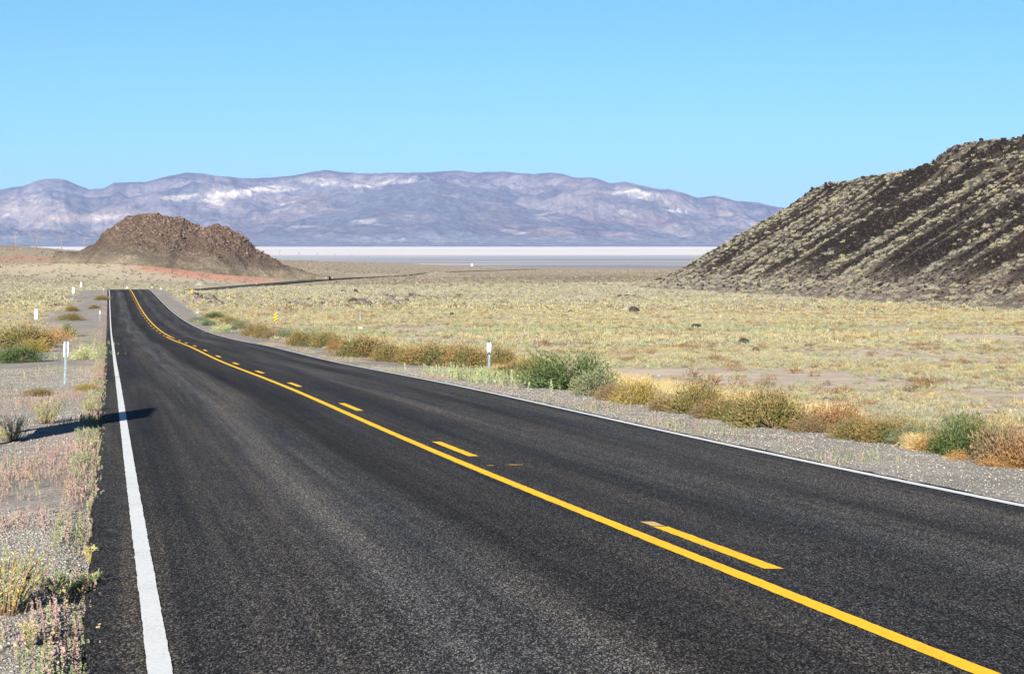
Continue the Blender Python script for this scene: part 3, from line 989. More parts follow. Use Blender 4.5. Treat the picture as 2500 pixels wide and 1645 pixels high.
# the nearest, largest ones stand as plants of their own
px_ = CX + F * P[:, 0] / P[:, 1]
vis = np.where((px_ < 2490) & (px_ > 1600) & (p_ > 0))[0]
big = vis[np.argsort(-(s_[vis] / z_[vis]))[:230]]
rest = np.setdiff1d(np.arange(len(p_)), big)
scatter('hillside_scrub', mound, P[rest], rng.uniform(0, 6.28, len(rest)), s_[rest], cc[rest], M_FOL, 'pale grey-green scrub growing in bands across the hill', 'scrub')


def tuft_mesh(name, pv, pt, col, tipcol=None, cvar=.15, patch=None):
    n = len(pv)
    k = 3 if n % 3 == 0 and len(pt) * 3 == n else 4
    j = np.repeat(1 + cvar * rng.normal(size=n // k), k)[:, None]
    cv = np.tile(np.array([col], float), (n, 1)) * np.clip(j, .5, 1.6)
    if patch is not None:
        cv = patch(pv, cv)
    if tipcol is not None:
        r = np.linalg.norm(pv * [1, 1, 1.2], axis=1)
        w = smooth(.65, 1.15, r)[:, None] * .8
        cv = cv * (1 - w) + np.array(tipcol) * w * np.clip(j, .5, 1.6)
    return mesh(name, pv, pt, M_FOL, {'col': np.clip(cv, 0, 1)}, False, None, link=False)


hm = [tuft_mesh('hillside_shrub', *dome_tuft(150, .36, .09, .8), pal[k % 5] * f_) for k, f_ in enumerate((1, 1, 1, 1, 1.05, .9, 1.1))]
for i_ in big:
    o = put('hillside_shrub', hm[rng.integers(len(hm))])
    o.location = P[i_]; o.scale = (s_[i_],) * 3; o.rotation_euler = (0, 0, rng.uniform(0, 6.28))
    tag(o, 'rounded pale sage shrub on the dark basalt hillside', 'shrub', 'shrubs on the basalt hillside')

# ------------------------------------------------------------------ rocky butte
bs = np.array([(196, 614), (212, 605), (233, 596), (252, 573), (290, 544), (311, 533), (357, 525), (378, 524), (420, 531), (452, 535), (466, 548), (496, 553), (529, 551), (559, 561), (588, 575), (609, 594), (622, 607), (655, 626), (689, 643), (748, 663), (775, 672)], float)
BD = 1000.0
bx = (bs[:, 0] - CX) / F * BD
be = -(bs[:, 1] - HY) / F * BD
XX, YY = np.meshgrid(np.arange(-186, -74, .35), np.arange(905, 1065, .7))
gE = base_e(XX, YY)
crest = np.interp(XX + .0, bx, be)
gC = base_e(XX, np.full_like(XX, BD))
hh = np.maximum(crest - gC, -1)
dist = np.where(YY < BD, (BD - YY) / 1.75, (YY - BD) / 1.4)
dist = dist + 3.0 * fbm(XX / 14, YY / 18, 241, 3)
cliff = np.maximum(hh - np.maximum(dist - 1.5, 0) * .62, -2)
cliff = np.where(dist < 1.5, hh, cliff)
ht = gE * 0 + np.minimum(hh, cliff)
rock = smooth(1, 9, ht)
ht = ht + rock * (1.5 * (ridged(XX / 7, YY / 9, 251, 5, .6) - .5) + .6 * fbm(XX / 1.4, YY / 1.8, 255, 3, .6)) - .25 * (1 - rock)
zb = np.where(ht > -.6, gE + np.maximum(ht, -.6), gE - .6) + EYE
V = np.stack([XX, YY, zb], -1).reshape(-1, 3)
rr_ = (rock * (.5 + .5 * smooth(.2, .7, ht / np.maximum(hh, 1)))).ravel()[:, None]
hc = np.array([.172, .143, .106]) * (1 - rr_) + np.array([.108, .077, .059]) * rr_
low_ = (1 - smooth(.2, 4.5, ht)).ravel()[:, None]; hc = hc * (1 - low_) + np.array([.225, .182, .122]) * low_
hc = hc * (1 + .25 * fbm(V[:, 0] / 6, V[:, 2] / 3, 257, 4))[:, None]
b = NB('butte_rock')
p = b.pos()
f = b.map(b.noise(p, .8, 7, .7), .3, .7, .55, 1.45)
comb = b.n('ShaderNodeCombineColor')
for i in range(3): b.l(f, comb.inputs[i])
c = b.mix(1.0, b.attr('col'), comb.outputs[0], 'MULTIPLY')
M_BUT = b.bsdf(c, .95, b.bump(b.noise(p, 1.0, 6, .75), 1.0, .9), .06)
tag(mesh('butte', V, grid_faces(*XX.shape), M_BUT, {'col': np.clip(hc, 0, 1)}, True), 'brown craggy butte beyond the crest of the road', 'butte', kind='structure')


def butte_z(x, y):
    i = np.clip(((x + 186) / .35).astype(int), 0, XX.shape[1] - 1); j = np.clip(((y - 905) / .7).astype(int), 0, XX.shape[0] - 1)
    return zb[j, i], ht[j, i]


n = 20000
x_ = rng.uniform(-185, -76, n); y_ = rng.uniform(925, 1004, n)
z_, h_ = butte_z(x_, y_)
keep = (h_ > .1) & (rng.uniform(0, 1, n) < .35 + .65 * smooth(2, 14, h_))
x_, y_, z_, h_ = x_[keep], y_[keep], z_[keep], h_[keep]
s_ = np.clip(rng.lognormal(-1.2, .5, len(x_)), .1, 1.0) * (.55 + .6 * smooth(3, 16, h_))
cc = np.array([[.116, .080, .060]]) * rng.uniform(.5, 1.5, (len(x_), 1))
scatter('boulders_rubble', rockp, np.stack([x_, y_, z_ - .15 * s_], -1), rng.uniform(0, 6.28, len(x_)), s_[:, None] * rng.uniform(.7, 1.2, (len(x_), 3)), cc, M_ROCK, 'brown boulder rubble covering the butte', 'rubble')

# ------------------------------------------------------------------ field cover
def off_road(x, y, m=1.0):
    d = x - road_c(y)
    return (d < D_L - m) | (d > D_R + m)


def hill_off(x, y):
    return (x - hill_xb(y) < 1.0) | (y > 640)


PALF = np.array([[.338, .292, .168], [.280, .274, .150], [.280, .265, .192], [.335, .265, .130], [.20, .120, .062], [.33, .265, .175], [.225, .245, .130], [.115, .098, .070]])


def field_col(x, y):
    n1 = fbm(x / 8, y / 12, 401, 3); n2 = fbm(x / 4, y / 6, 405, 3); n3 = fbm(x / 30, y / 45, 409, 3)
    k = np.zeros(len(x), int)
    r = rng.uniform(0, 1, len(x))
    k = np.where(r < .34 + .5 * n1, 0, np.where(r < .62 + .4 * n1, 1, np.where(r < .82, 2, np.where(r < .9, 5, 6))))
    k = np.where((n2 > .22) & (rng.uniform(0, 1, len(x)) < .5), 3, k)
    k = np.where((fbm(x / 2.5, y / 3.5, 413, 2) > .36 - .16 * smooth(12, 30, x)) & (rng.uniform(0, 1, len(x)) < .75) & (y < 330) & (rng.uniform(0, 1, len(x)) < .7), 4, k)
    sage = smooth(280, 520, y)
    k = np.where(rng.uniform(0, 1, len(x)) < .75 * sage, 2, k)
    lush = smooth(.1, .5, n3) * (y < 200)
    k = np.where(rng.uniform(0, 1, len(x)) < .5 * lush, 6, k)
    dk_ = (rng.uniform(0, 1, len(x)) < .06) & (k != 4)  # dark-coloured tufts stand in for specks of shadow and gaps in the cover
    k = np.where(dk_, 7, k)
    return PALF[k] * rng.uniform(.78, 1.2, (len(x), 1)), k


tuft_hi = [dome_tuft(64, .55, .055, .62) for _ in range(7)]
tuft_mid = [dome_tuft(30, .6, .11, .6) for _ in range(6)]
tuft_lo = [dome_tuft(12, .7, .28, .6) for _ in range(5)]
tuft_far = [dome_tuft(7, .8, .5, .6) for _ in range(4)]


def cover(name, protos, n, z0, z1, smin, smax, dens, lab, m=2.6, u0=-.23, u1=.23, power=2.0):
    x, y = rand_in_view(n, z0, z1, u0, u1, power)
    d = x - road_c(y)
    wl_ = 5.6 + 2.2 * fbm(x * 0 + 2, y / 14, 51, 3)
    ok = off_road(x, y, m) & hill_off(x, y) & ~((d < 0) & (-d + D_L < wl_) & (y < 470))
    bare = smooth(-.5, .35, fbm(x / 7, y / 11, 431, 4) + dens)
    ok &= rng.uniform(0, 1, n) < bare
    ok &= ~((np.hypot((x - 21) / 7, (y - 103) / 11) < 1) & (rng.uniform(0, 1, n) < .35))
    x, y = x[ok], y[ok]
    s = np.exp(rng.uniform(math.log(smin), math.log(smax), len(x)))
    c, k = field_col(x, y)
    P = np.stack([x, y, gz(x, y) - .02 * s], -1)
    return x, y, s, c, k, P


x, y, s, c, k, P = cover('field_grass', tuft_hi, 40000, 26, 125, .06, .25, .08, '')
dbig = np.where((s > .17) & (y < 125) & (np.abs(x / y) < .205))[0]
sc_ = s[dbig] / y[dbig]
rusty = dbig[k[dbig] == 4][:110]
mounds = dbig[k[dbig] != 4]; mounds = mounds[np.argsort(-(s[mounds] / y[mounds]))[:200]]
taken = np.concatenate([rusty, mounds])
rest = np.setdiff1d(np.arange(len(x)), taken)
scatter('field_grass', tuft_hi, P[rest], rng.uniform(0, 6.28, len(rest)), s[rest], c[rest], M_FOL, 'dry straw and green ground cover of the near field', 'ground cover')
rm = [tuft_mesh('rust_tuft', *dome_tuft(90, .6, .05, .75), PALF[4] * f_) for f_ in (1, .85, 1.2)]
ym = [tuft_mesh('field_tuft', *dome_tuft(110, .5, .05, .62), PALF[q] * f_) for q, f_ in ((0, 1), (1, 1), (2, 1), (3, 1), (5, 1), (6, 1), (7, 1))]
for i_ in rusty:
    o = put('rust_tuft', rm[rng.integers(3)])
    o.location = P[i_]; o.scale = (s[i_], s[i_], s[i_] * 1.15); o.rotation_euler = (0, 0, rng.uniform(0, 6.28))
    tag(o, 'small rust-brown dry tuft in the open field', 'tuft', 'rust-brown tufts in the field')
for i_ in mounds:
    o = put('field_tuft', ym[{0: 0, 1: 1, 2: 2, 3: 3, 5: 4, 6: 5, 7: 6}[int(k[i_])]])
    o.location = P[i_]; o.scale = (s[i_],) * 3; o.rotation_euler = (0, 0, rng.uniform(0, 6.28))
    tag(o, 'low dry mound of straw and green stems in the open field', 'tuft', 'dry mounds in the field')

for i_ in range(150):
    gold = i_ >= 95
    cx_, cy_ = (rng.uniform(1080, 1700), rng.uniform(745, 900)) if gold else (rng.uniform(1650, 2520), 765 + 190 * rng.uniform(0, 1) ** 1.3)
    if not gold and fbm(np.array([cx_ / 90]), np.array([cy_ / 22]), 461, 2)[0] < -.05: continue
    a_, b_, d_ = locate(cx_, cy_)
    o = put('field_tuft', ym[3 if i_ % 2 else 0]) if gold else put('rust_tuft', rm[rng.integers(3)])
    r_ = rng.uniform(.28, .60) if gold else rng.uniform(.20, .42)
    o.location = (a_, b_, d_ - .02); o.scale = (r_, r_, r_ * (.8 if gold else 1.0)); o.rotation_euler = (0, 0, rng.uniform(0, 6.28))
    if gold: tag(o, 'low dry mound of straw and green stems in the open field', 'tuft', 'dry mounds in the field')
    else: tag(o, 'small rust-brown dry tuft in the open field', 'tuft', 'rust-brown tufts in the field')

x, y, s, c, k, P = cover('', tuft_mid, 80000, 120, 300, .10, .36, .10, '')
scatter('field_scrub', tuft_mid, P, rng.uniform(0, 6.28, len(x)), s, c, M_FOL, 'dry yellow-green scrub of the middle field', 'scrub')
x, y, s, c, k, P = cover('', tuft_lo, 70000, 290, 720, .2, .55, .2, '')
scatter('sagebrush_cover', tuft_lo, P, rng.uniform(0, 6.28, len(x)), s, c * .95, M_FOL, 'grey-green sagebrush cover below the basalt hill', 'scrub')
x, y, s, c, k, P = cover('', tuft_far, 34000, 640, 2600, .35, .9, -.05, '', 8, power=1.35)
c = np.array([[.185, .158, .105]]) * rng.uniform(.6, 1.5, (len(x), 1))
dk = (rng.uniform(0, 1, len(x)) < .35)[:, None]
c = np.where(dk, np.array([[.13, .115, .085]]) * rng.uniform(.7, 1.4, (len(x), 1)), c)
scatter('distant_scrub', tuft_far, P, rng.uniform(0, 6.28, len(x)), s, c, M_FOL, 'sparse dark scrub dotting the distant slopes', 'scrub')

# ------------------------------------------------------------------ shoulder weeds and gravel
stalks = [stalk(44, 1.0, .1, .125, .075) for _ in range(9)]


def weeds(n, d0, d1, z0, z1, patch_seed, thr, h0, h1, cols, probs, power=1.6):
    z = (z0 ** power + rng.uniform(0, 1, n) * (z1 ** power - z0 ** power)) ** (1 / power)
    d = rng.uniform(d0, d1, n)
    x = road_c(z) + d
    pn = fbm(x / .9, z / 2.2, patch_seed, 3)
    ok = pn > thr
    x, z, d = x[ok], z[ok], d[ok]
    h = rng.uniform(h0, h1, len(x)) * (.7 + .6 * smooth(thr, thr + .5, pn[ok]))
    cn = smooth(-.35, .35, fbm(x / 1.4, z / 3.5, patch_seed + 7, 2))
    pc = np.array(cols)[rng.choice(len(cols), len(x), p=probs)]
    green = np.array([[.225, .25, .135]])
    pc = np.where((rng.uniform(0, 1, len(x)) < .75 * (1 - cn))[:, None], green * rng.uniform(.8, 1.3, (len(x), 1)), pc)
    return np.stack([x, z, gz(x, z) - .005], -1), h, pc * rng.uniform(.8, 1.2, (len(x), 1))


PK = [(.335, .225, .20), (.365, .265, .22), (.32, .27, .18), (.36, .29, .165)]
sets = [weeds(9500, -4.2, -3.84, 8.5, 110, 500, -.5, .03, .10, PK, [.5, .25, .15, .1]),
        weeds(4200, -6.6, -4.2, 8.5, 60, 510, .18, .03, .11, PK, [.45, .25, .2, .1]),
        weeds(4200, -9.5, -6.2, 15, 60, 520, .22, .04, .12, PK, [.3, .25, .25, .2]),
        weeds(8500, 3.68, 5.0, 26, 130, 530, .02, .03, .10, PK, [.4, .25, .2, .15]),
        weeds(3500, -6.2, -4.2, 60, 200, 540, .1, .06, .16, PK, [.3, .2, .3, .2])]
for cx_, cy_, sxx, szz, cn_ in ((50, 1160, .42, 2.2, 1000), (20, 1280, .3, 1.0, 260), (190, 1560, .16, .5, 160), (130, 1110, .25, .8, 260), (150, 970, .5, 2.0, 700)):
    a_, b_, _ = locate(cx_, cy_)
    x = a_ + rng.normal(0, sxx, cn_); y = b_ + rng.normal(0, szz, cn_)
    ok = (x - road_c(y) < D_L - .05) & (fbm(x / .25, y / .6, 551, 2) > -.25)
    x, y = x[ok], y[ok]
    sets.append((np.stack([x, y, gz(x, y) - .005], -1), rng.uniform(.035, .10, len(x)), np.array(PK)[rng.choice(4, len(x), p=[.5, .3, .12, .08])] * rng.uniform(.8, 1.2, (len(x), 1))))
# pale green stand around the delineator on the shrub side
xx_, yy_, _ = locate(1195, 926)
n = 900
x = xx_ + rng.normal(0, 1.25, n); y = yy_ + rng.normal(0, 4.5, n)
d = x - road_c(y); ok = (d > D_R + .7) & (d < D_R + 3.2)
x, y = x[ok], y[ok]
sets.append((np.stack([x, y, gz(x, y)], -1), rng.uniform(.12, .3, len(x)), np.array([[.28, .31, .165]]) * rng.uniform(.75, 1.25, (len(x), 1))))
for cx_, cy_, cn_ in ((205, 872, 160), (235, 845, 70), (530, 812, 120), (490, 786, 90)):
    a_, b_, _ = locate(cx_, cy_)
    x = a_ + rng.normal(0, .35, cn_) * a_ / a_; y = b_ + rng.normal(0, 1.8, cn_)
    sets.append((np.stack([x, y, gz(x, y)], -1), rng.uniform(.1, .28, cn_), np.array([[.26, .285, .145]]) * rng.uniform(.75, 1.25, (cn_, 1))))
P = np.concatenate([a[0] for a in sets]); h = np.concatenate([a[1] for a in sets]); c = np.concatenate([a[2] for a in sets])
scatter('roadside_weeds', stalks, P, rng.uniform(0, 6.28, len(P)), np.stack([h * rng.uniform(1.0, 1.6, len(h)), h * rng.uniform(1.0, 1.6, len(h)), h], 1), c, M_FOL, 'small pink and green upright weeds along the gravel shoulders', 'weeds')

n = 90000
z = (8.0 ** 1.2 + rng.uniform(0, 1, n) * (75 ** 1.2 - 8 ** 1.2)) ** (1 / 1.2)
side = rng.uniform(0, 1, n) < .62
d = np.where(side, D_L - .05 - rng.uniform(0, 5.5, n), D_R + .05 + rng.uniform(0, 3.2, n))
ok = ~side | (z > 25)
z, d = z[ok], d[ok]
zn = (8.2 ** 1.7 + rng.uniform(0, 1, 60000) * (20 ** 1.7 - 8.2 ** 1.7)) ** (1 / 1.7)
z = np.r_[z, zn]; d = np.r_[d, D_L - .02 - rng.uniform(0, 2.6, 60000) ** 1.1]
x = road_c(z) + d
s = np.clip(rng.lognormal(-4.75, .38, len(x)), .004, .018); s[-60000:] = np.clip(s[-60000:] * .68, .003, .014)
gcol = np.array([[.25, .235, .205], [.34, .32, .28], [.15, .14, .125], [.28, .24, .19]])[rng.choice(4, len(x), p=[.45, .22, .22, .11])]
scatter('gravel', [rock_proto(0, 340 + q, .3, .7) for q in range(5)], np.stack([x, z, gz(x, z) - .1 * s], -1), rng.uniform(0, 6.28, len(x)), s, gcol * rng.uniform(.75, 1.2, (len(x), 1)), M_PEB, 'loose grey gravel of the road shoulders', 'gravel')

# tall pale straw along the back of the shrub row
strawp = [blades(np.c_[rng.normal(0, .3, (40, 2)), np.zeros(40)], np.c_[rng.normal(0, .38, (40, 2)), rng.uniform(.5, 1, 40)], .035) for _ in range(5)]
n = 700
px_ = np.concatenate([rng.uniform(960, 1260, 260), rng.uniform(1440, 1700, 200), rng.uniform(1750, 2100, 160), rng.uniform(2218, 2250, 30), rng.uniform(1750, 2100, 50)])
z_ = np.zeros(n); x_ = np.zeros(n)
dd = np.concatenate([rng.uniform(8.3, 11.5, 620), rng.uniform(6.3, 6.5, 30), rng.uniform(7.6, 10.2, 50)])
for _ in range(30):
    pass
uu_ = (px_ - CX) / F
z_ = (dd + 3.79) / (uu_ + T_ROAD)          # straight stretch of the road
x_ = uu_ * z_
scatter('dry_grass', strawp, np.stack([x_, z_, gz(x_, z_)], -1), rng.uniform(0, 6.28, n), np.r_[rng.uniform(.16, .32, 620), rng.uniform(.1, .27, 30), rng.uniform(.2, .4, 50)], np.array([[.46, .365, .18]]) * rng.uniform(.8, 1.15, (n, 1)), M_FOL, 'tall bleached grass behind the row of roadside shrubs', 'grass')

# ------------------------------------------------------------------ roadside shrubs
def shrub_cloud(n, tight=.5):
    """Fine twig-leaves filling an uneven dome (radius 1, height 1)."""
    seed = int(rng.integers(1e6))
    k = 34                                      # branch sprays that make the outline uneven
    bt = rng.uniform(0, 2 * math.pi, k); bp = np.arccos(rng.uniform(.0, 1, k))
    bd = np.stack([np.sin(bp) * np.cos(bt), np.sin(bp) * np.sin(bt), np.cos(bp)], 1)
    bl = rng.uniform(.72, 1.08, k)
    w = rng.integers(0, k, n)
    f = rng.uniform(.12, 1, n) ** .42
    spread = (.10 + .26 * f)[:, None]
    base = bd[w] * (bl[w] * f)[:, None] + rng.normal(0, 1, (n, 3)) * spread * tight
    base = base * [1, 1, .88]
    base[:, 2] = np.abs(base[:, 2])
    d = unit(bd[w] * [1, 1, .6] + [0, 0, .55] + rng.normal(0, .55, (n, 3)))
    return base, d


def shrub_meshes(col, tip, n=2600, patch=.5):
    base, d = shrub_cloud(n)
    pv, pt = leaves(base, d, rng.uniform(.07, .15, n), rng.uniform(.018, .032, n))
    sd_ = int(rng.integers(1e6))

    def pf(v, cv):
        q = vnoise(v[:, 0] * 1.9 + 3, v[:, 1] * 1.9 + v[:, 2] * 2.3, sd_)
        w = (smooth(-.1, .45, q) * patch)[:, None]
        return cv * (1 - w) + np.array(tip) * w
    fol = tuft_mesh('foliage', pv, pt, col, tip, .22, pf)
    mb = MB()
    for _ in range(14):
        th = rng.uniform(0, 6.28); ph = rng.uniform(.2, 1.2); L = rng.uniform(.55, .9)
        e = np.array([math.sin(ph) * math.cos(th), math.sin(ph) * math.sin(th), math.cos(ph)]) * L
        mb.tube([[0, 0, -.03], e * .5 + [0, 0, -.05], e], [.018, .012, .004], 5)
    return fol, mb.build('stem', M_WOOD, link=False)


SH = {
    'green': shrub_meshes((.062, .098, .038), (.105, .130, .050), 5200, .4),
    'grey': shrub_meshes((.125, .150, .085), (.185, .195, .11), 4200, .5),
    'olive': shrub_meshes((.150, .142, .050), (.205, .145, .062), 4400, .45),
    'yellow': shrub_meshes((.25, .215, .055), (.28, .19, .070), 4200, .5),
    'rust': shrub_meshes((.250, .140, .056), (.25, .14, .075), 4400, .4),
    'brown': shrub_meshes((.155, .125, .060), (.215, .145, .085), 4400, .5),
    'mixed': shrub_meshes((.125, .132, .050), (.23, .145, .060), 4600, .5),
    'orange': shrub_meshes((.40, .22, .070), (.42, .26, .10), 1600, .5),
    'pale': shrub_meshes((.33, .37, .18), (.42, .42, .22), 2200, .5),
}
SHRUBS = [  # column, base row, width, height (photo pixels), kind, label
    (1386, 953, 172, 84, 'green', 'largest dark green rounded shrub of the roadside row'),
    (1462, 968, 100, 58, 'grey', 'grey-green shrub leaning against the largest dark green shrub'),
    (1420, 951, 26, 20, 'orange', 'small golden dry sprig under the largest dark green shrub'),
    (1494, 978, 60, 40, 'brown', 'pinkish brown shrub next to the grey-green shrub'),
    (1553, 989, 98, 60, 'yellow', 'yellow-olive shrub with a dark green patch at its top'),
    (1620, 1005, 66, 38, 'brown', 'brown shrub tucked below the tall olive-brown shrub'),
    (1704, 1016, 122, 80, 'olive', 'tall olive-brown shrub with dark twiggy top'),
    (1742, 1023, 84, 36, 'brown', 'low orange shrub at the foot of the tall olive-brown shrub'),
    (1786, 1032, 32, 23, 'green', 'small dark green shrub at the gravel between two olive shrubs'),
    (1890, 1049, 160, 88, 'olive', 'widest olive shrub of the row, beyond the small green one'),
    (1985, 1058, 74, 42, 'brown', 'brownish shrub between the widest olive shrub and the bright orange one'),
    (2055, 1061, 110, 80, 'rust', 'bright orange-brown feathery shrub of the roadside row'),
    (2098, 1074, 92, 50, 'olive', 'olive shrub in front of the bright orange-brown shrub'),
    (2172, 1084, 118, 58, 'mixed', 'reddish olive shrub ending at the pale straw clump'),
    (2272, 1104, 80, 42, 'orange', 'orange shrub between the pale straw clump and a green shrub'),
    (2372, 1116, 146, 90, 'green', 'bushy blue-green shrub near the frame edge among rust shrubs'),
    (2348, 1124, 58, 24, 'orange', 'low golden shrub at the foot of the blue-green shrub'),
    (2462, 1138, 130, 100, 'brown', 'big rust-brown shrub beside the blue-green shrub'),
    (2520, 1146, 120, 80, 'rust', 'rust shrub cut by the picture edge'),
    (2425, 1140, 60, 26, 'orange', 'low golden fringe below the big rust-brown shrub'),
    (1140, 900, 88, 56, 'mixed', 'green and olive shrub behind the white delineator'),
    (1222, 899, 66, 52, 'mixed', 'orange-olive shrub standing just past the white delineator'),
    (1262, 929, 108, 44, 'mixed', 'orange-tinged low shrub before the largest dark green shrub'),
    (1292, 906, 84, 30, 'yellow', 'yellowish low shrub half hidden behind the orange-tinged one'),
    (1063, 894, 114, 54, 'mixed', 'wide green and rust shrub left of the delineator'),
    (957, 884, 76, 44, 'olive', 'olive shrub between two rust-topped shrubs'),
    (1010, 890, 70, 40, 'olive', 'brownish shrub crowding the wide green and rust one'),
    (885, 873, 114, 50, 'mixed', 'broad shrub with a rust top midway along the row'),
    (820, 856, 38, 24, 'rust', 'small bright rust shrub midway along the row'),
    (797, 850, 64, 38, 'olive', 'rounded olive-green shrub behind the small bright rust one'),
    (731, 845, 48, 36, 'olive', 'compact olive-green shrub reaching onto the gravel'),
    (764, 846, 50, 34, 'grey', 'grey-green shrub wedged between two olive-green ones'),
    (700, 831, 44, 28, 'grey', 'grey-green shrub beyond the compact olive-green one'),
    (670, 829, 48, 30, 'brown', 'rust-brown shrub below the near striped object marker'),
    (641, 826, 42, 32, 'olive', 'green shrub in front of the near striped object marker'),
    (616, 821, 42, 32, 'brown', 'orange shrub just before the near striped object marker'),
    (583, 806, 44, 24, 'grey', 'green shrub two places before the near striped marker'),
    (559, 797, 46, 24, 'olive', 'olive shrub with a rust foot where the row thins out'),
    (522, 779, 38, 16, 'green', 'last low green shrub at the far end of the row'),
    (482, 785, 36, 11, 'grey', 'low grey-green plant at the pavement edge by the small delineator'),
    (510, 795, 26, 11, 'green', 'tiny green plant on the gravel opposite the last shrubs'),
    (539, 812, 42, 22, 'pale', 'pale green clump at the pavement edge opposite the thinning row'),
    (40, 887, 92, 40, 'green', 'dark green shrub at the gravel pull-off, by the frame edge'),
    (80, 861, 58, 32, 'yellow', 'yellow-olive shrub behind the dark green one at the pull-off'),
    (46, 853, 116, 58, 'olive', 'large olive-brown shrub in the pull-off thicket'),
    (108, 838, 46, 34, 'brown', 'grey-brown shrub in the middle of the pull-off thicket'),
    (136, 838, 66, 40, 'orange', 'orange shrub at the end of the pull-off thicket'),
    (160, 823, 36, 30, 'grey', 'grey-green shrub behind the orange one at the pull-off'),
    (168, 783, 50, 17, 'olive', 'low green shrub past the pull-off thicket'),
    (172, 760, 28, 13, 'mixed', 'small green and rust shrub beyond the pull-off gravel'),
    (247, 733, 30, 12, 'olive', 'dark olive shrub beside the road near the crest'),
    (229, 754, 22, 10, 'olive', 'small olive shrub on the shoulder below the crest'),
    (95, 967, 66, 18, 'olive', 'low olive plant behind the long shadow on the shoulder'),
    (208, 957, 48, 20, 'yellow', 'yellow-olive plant at the foot of the bare-backed delineator'),
    (205, 878, 50, 30, 'pale', 'pale green weedy clump on the shoulder beyond the bare-backed delineator'),
]
first = {}
for px, py, w, h, kind, lab in SHRUBS:
    x, y, z = locate(px, py)
    if kind not in first:
        o = empty('roadside_shrub')
        put('foliage', SH[kind][0], o); put('stem', SH[kind][1], o)
        first[kind] = o
    else:
        o = copy_tree(first[kind])
    sx_ = w * y / F / 2 / .72; sz_ = h * y / F / .84
    o.location = (x, y + sx_ * .5, float(gz(np.array([x]), np.array([y + sx_ * .5]))[0]))
    o.scale = (sx_, sx_, sz_)
    o.rotation_euler = (0, 0, rng.uniform(0, 6.28))
    tag(o, lab, 'shrub', 'shrubs along the road')

row = np.array(sorted((a_[0], a_[1]) for a_ in SHRUBS if 600 < a_[0] < 2500 and a_[3] >= 28 and a_[4] != 'orange'), float)
for i_ in range(34):
    px = rng.uniform(625, 2480)
    py = float(np.interp(px, row[:, 0], row[:, 1])) - rng.uniform(3, 10)
    x, y, z = locate(px, py)
    o = copy_tree(first[['olive', 'mixed', 'brown', 'grey', 'yellow', 'mixed'][i_ % 6]])
    r_ = rng.uniform(.20, .42)
    o.location = (x, y, z); o.scale = (r_ * 1.25, r_ * 1.1, r_ * rng.uniform(.75, 1.1)); o.rotation_euler = (0, 0, rng.uniform(0, 6.28))
    tag(o, 'small scruffy plant filling a gap between the roadside shrubs', 'shrub', 'filler scrub between the roadside shrubs')

# the taller plants on the near shoulder
def weed_plant(name, px, py, hgt, wid, cols, nst, lab, cat='plant', lean=.25):
    x, y, z = locate(px, py)
    o = empty(name, (x, y, z))
    Vs, Ts, Cs, off = [], [], [], 0
    mb = MB()
    for k in range(nst):
        th = rng.uniform(0, 6.28); r0 = rng.uniform(0, .25) * wid
        hh_ = hgt * rng.uniform(.5, 1.0)
        out_ = np.array([math.cos(th), math.sin(th)]) * wid * rng.uniform(.15, .5)
        b0 = np.array([math.cos(th) * r0, math.sin(th) * r0, 0]); e = b0 + [out_[0], out_[1], hh_]
        mb.tube([b0, (b0 + e) / 2 + [out_[0] * -.15, out_[1] * -.15, 0], e], [.0035, .0028, .0015], 5)
        nl = 46
        f = rng.uniform(.12, 1, nl)[:, None]
        base = b0 * (1 - f) + e * f - np.c_[out_[0] * .3 * f * (1 - f), out_[1] * .3 * f * (1 - f), 0 * f]
        dd_ = unit(np.c_[rng.normal(0, 1, (nl, 2)), rng.uniform(.3, 1.8, nl)])
        v, t_ = leaves(base, dd_, rng.uniform(.014, .030, nl), .0065)
        cv = np.array(cols[rng.integers(len(cols))]) * np.repeat(rng.uniform(.75, 1.25, nl), 4)[:, None]
        Vs.append(v); Ts.append(t_ + off); Cs.append(cv); off += len(v)
    mesh('foliage', np.concatenate(Vs), np.concatenate(Ts), M_FOL, {'col': np.clip(np.concatenate(Cs), 0, 1)}, False, o)
    mb.build('stem', M_WOOD, o)
    return tag(o, lab, cat)


GR = [(.23, .27, .12), (.28, .31, .14), (.20, .25, .14)]
YL = [(.52, .36, .10), (.46, .33, .10), (.30, .30, .12)]
weed_plant('saltbush', 8, 1500, .34, .46, GR + GR + YL, 64, 'tall green and golden bush on the near gravel, cut by the frame edge', 'bush')
weed_plant('saltbush', 150, 1452, .12, .30, GR, 34, 'low green clump between the near gravel and the pavement edge', 'bush')
weed_plant('saltbush', 218, 1452, .13, .16, GR + [(.36, .32, .14)], 18, 'upright green sprig leaning over the pavement edge', 'bush')
weed_plant('saltbush', 222, 1378, .12, .07, [(.38, .34, .13), (.42, .36, .14)], 8, 'thin yellow-green sprig at the pavement edge', 'bush')
weed_plant('saltbush', 75, 1580, .14, .10, [(.36, .34, .16), (.40, .32, .18)], 7, 'single tall pale stem standing alone on the near gravel', 'bush')
weed_plant('saltbush', 110, 1035, .40, .55, GR + [(.38, .36, .16)], 50, 'green bush standing in the long shadow on the shoulder', 'bush')
weed_plant('saltbush', 30, 1075, .35, .50, GR + [(.40, .38, .16)], 46, 'green bush at the frame edge where the long shadow begins', 'bush')
weed_plant('saltbush', 215, 1010, .28, .3, GR, 26, 'small green bush where the long shadow meets the pavement', 'bush')

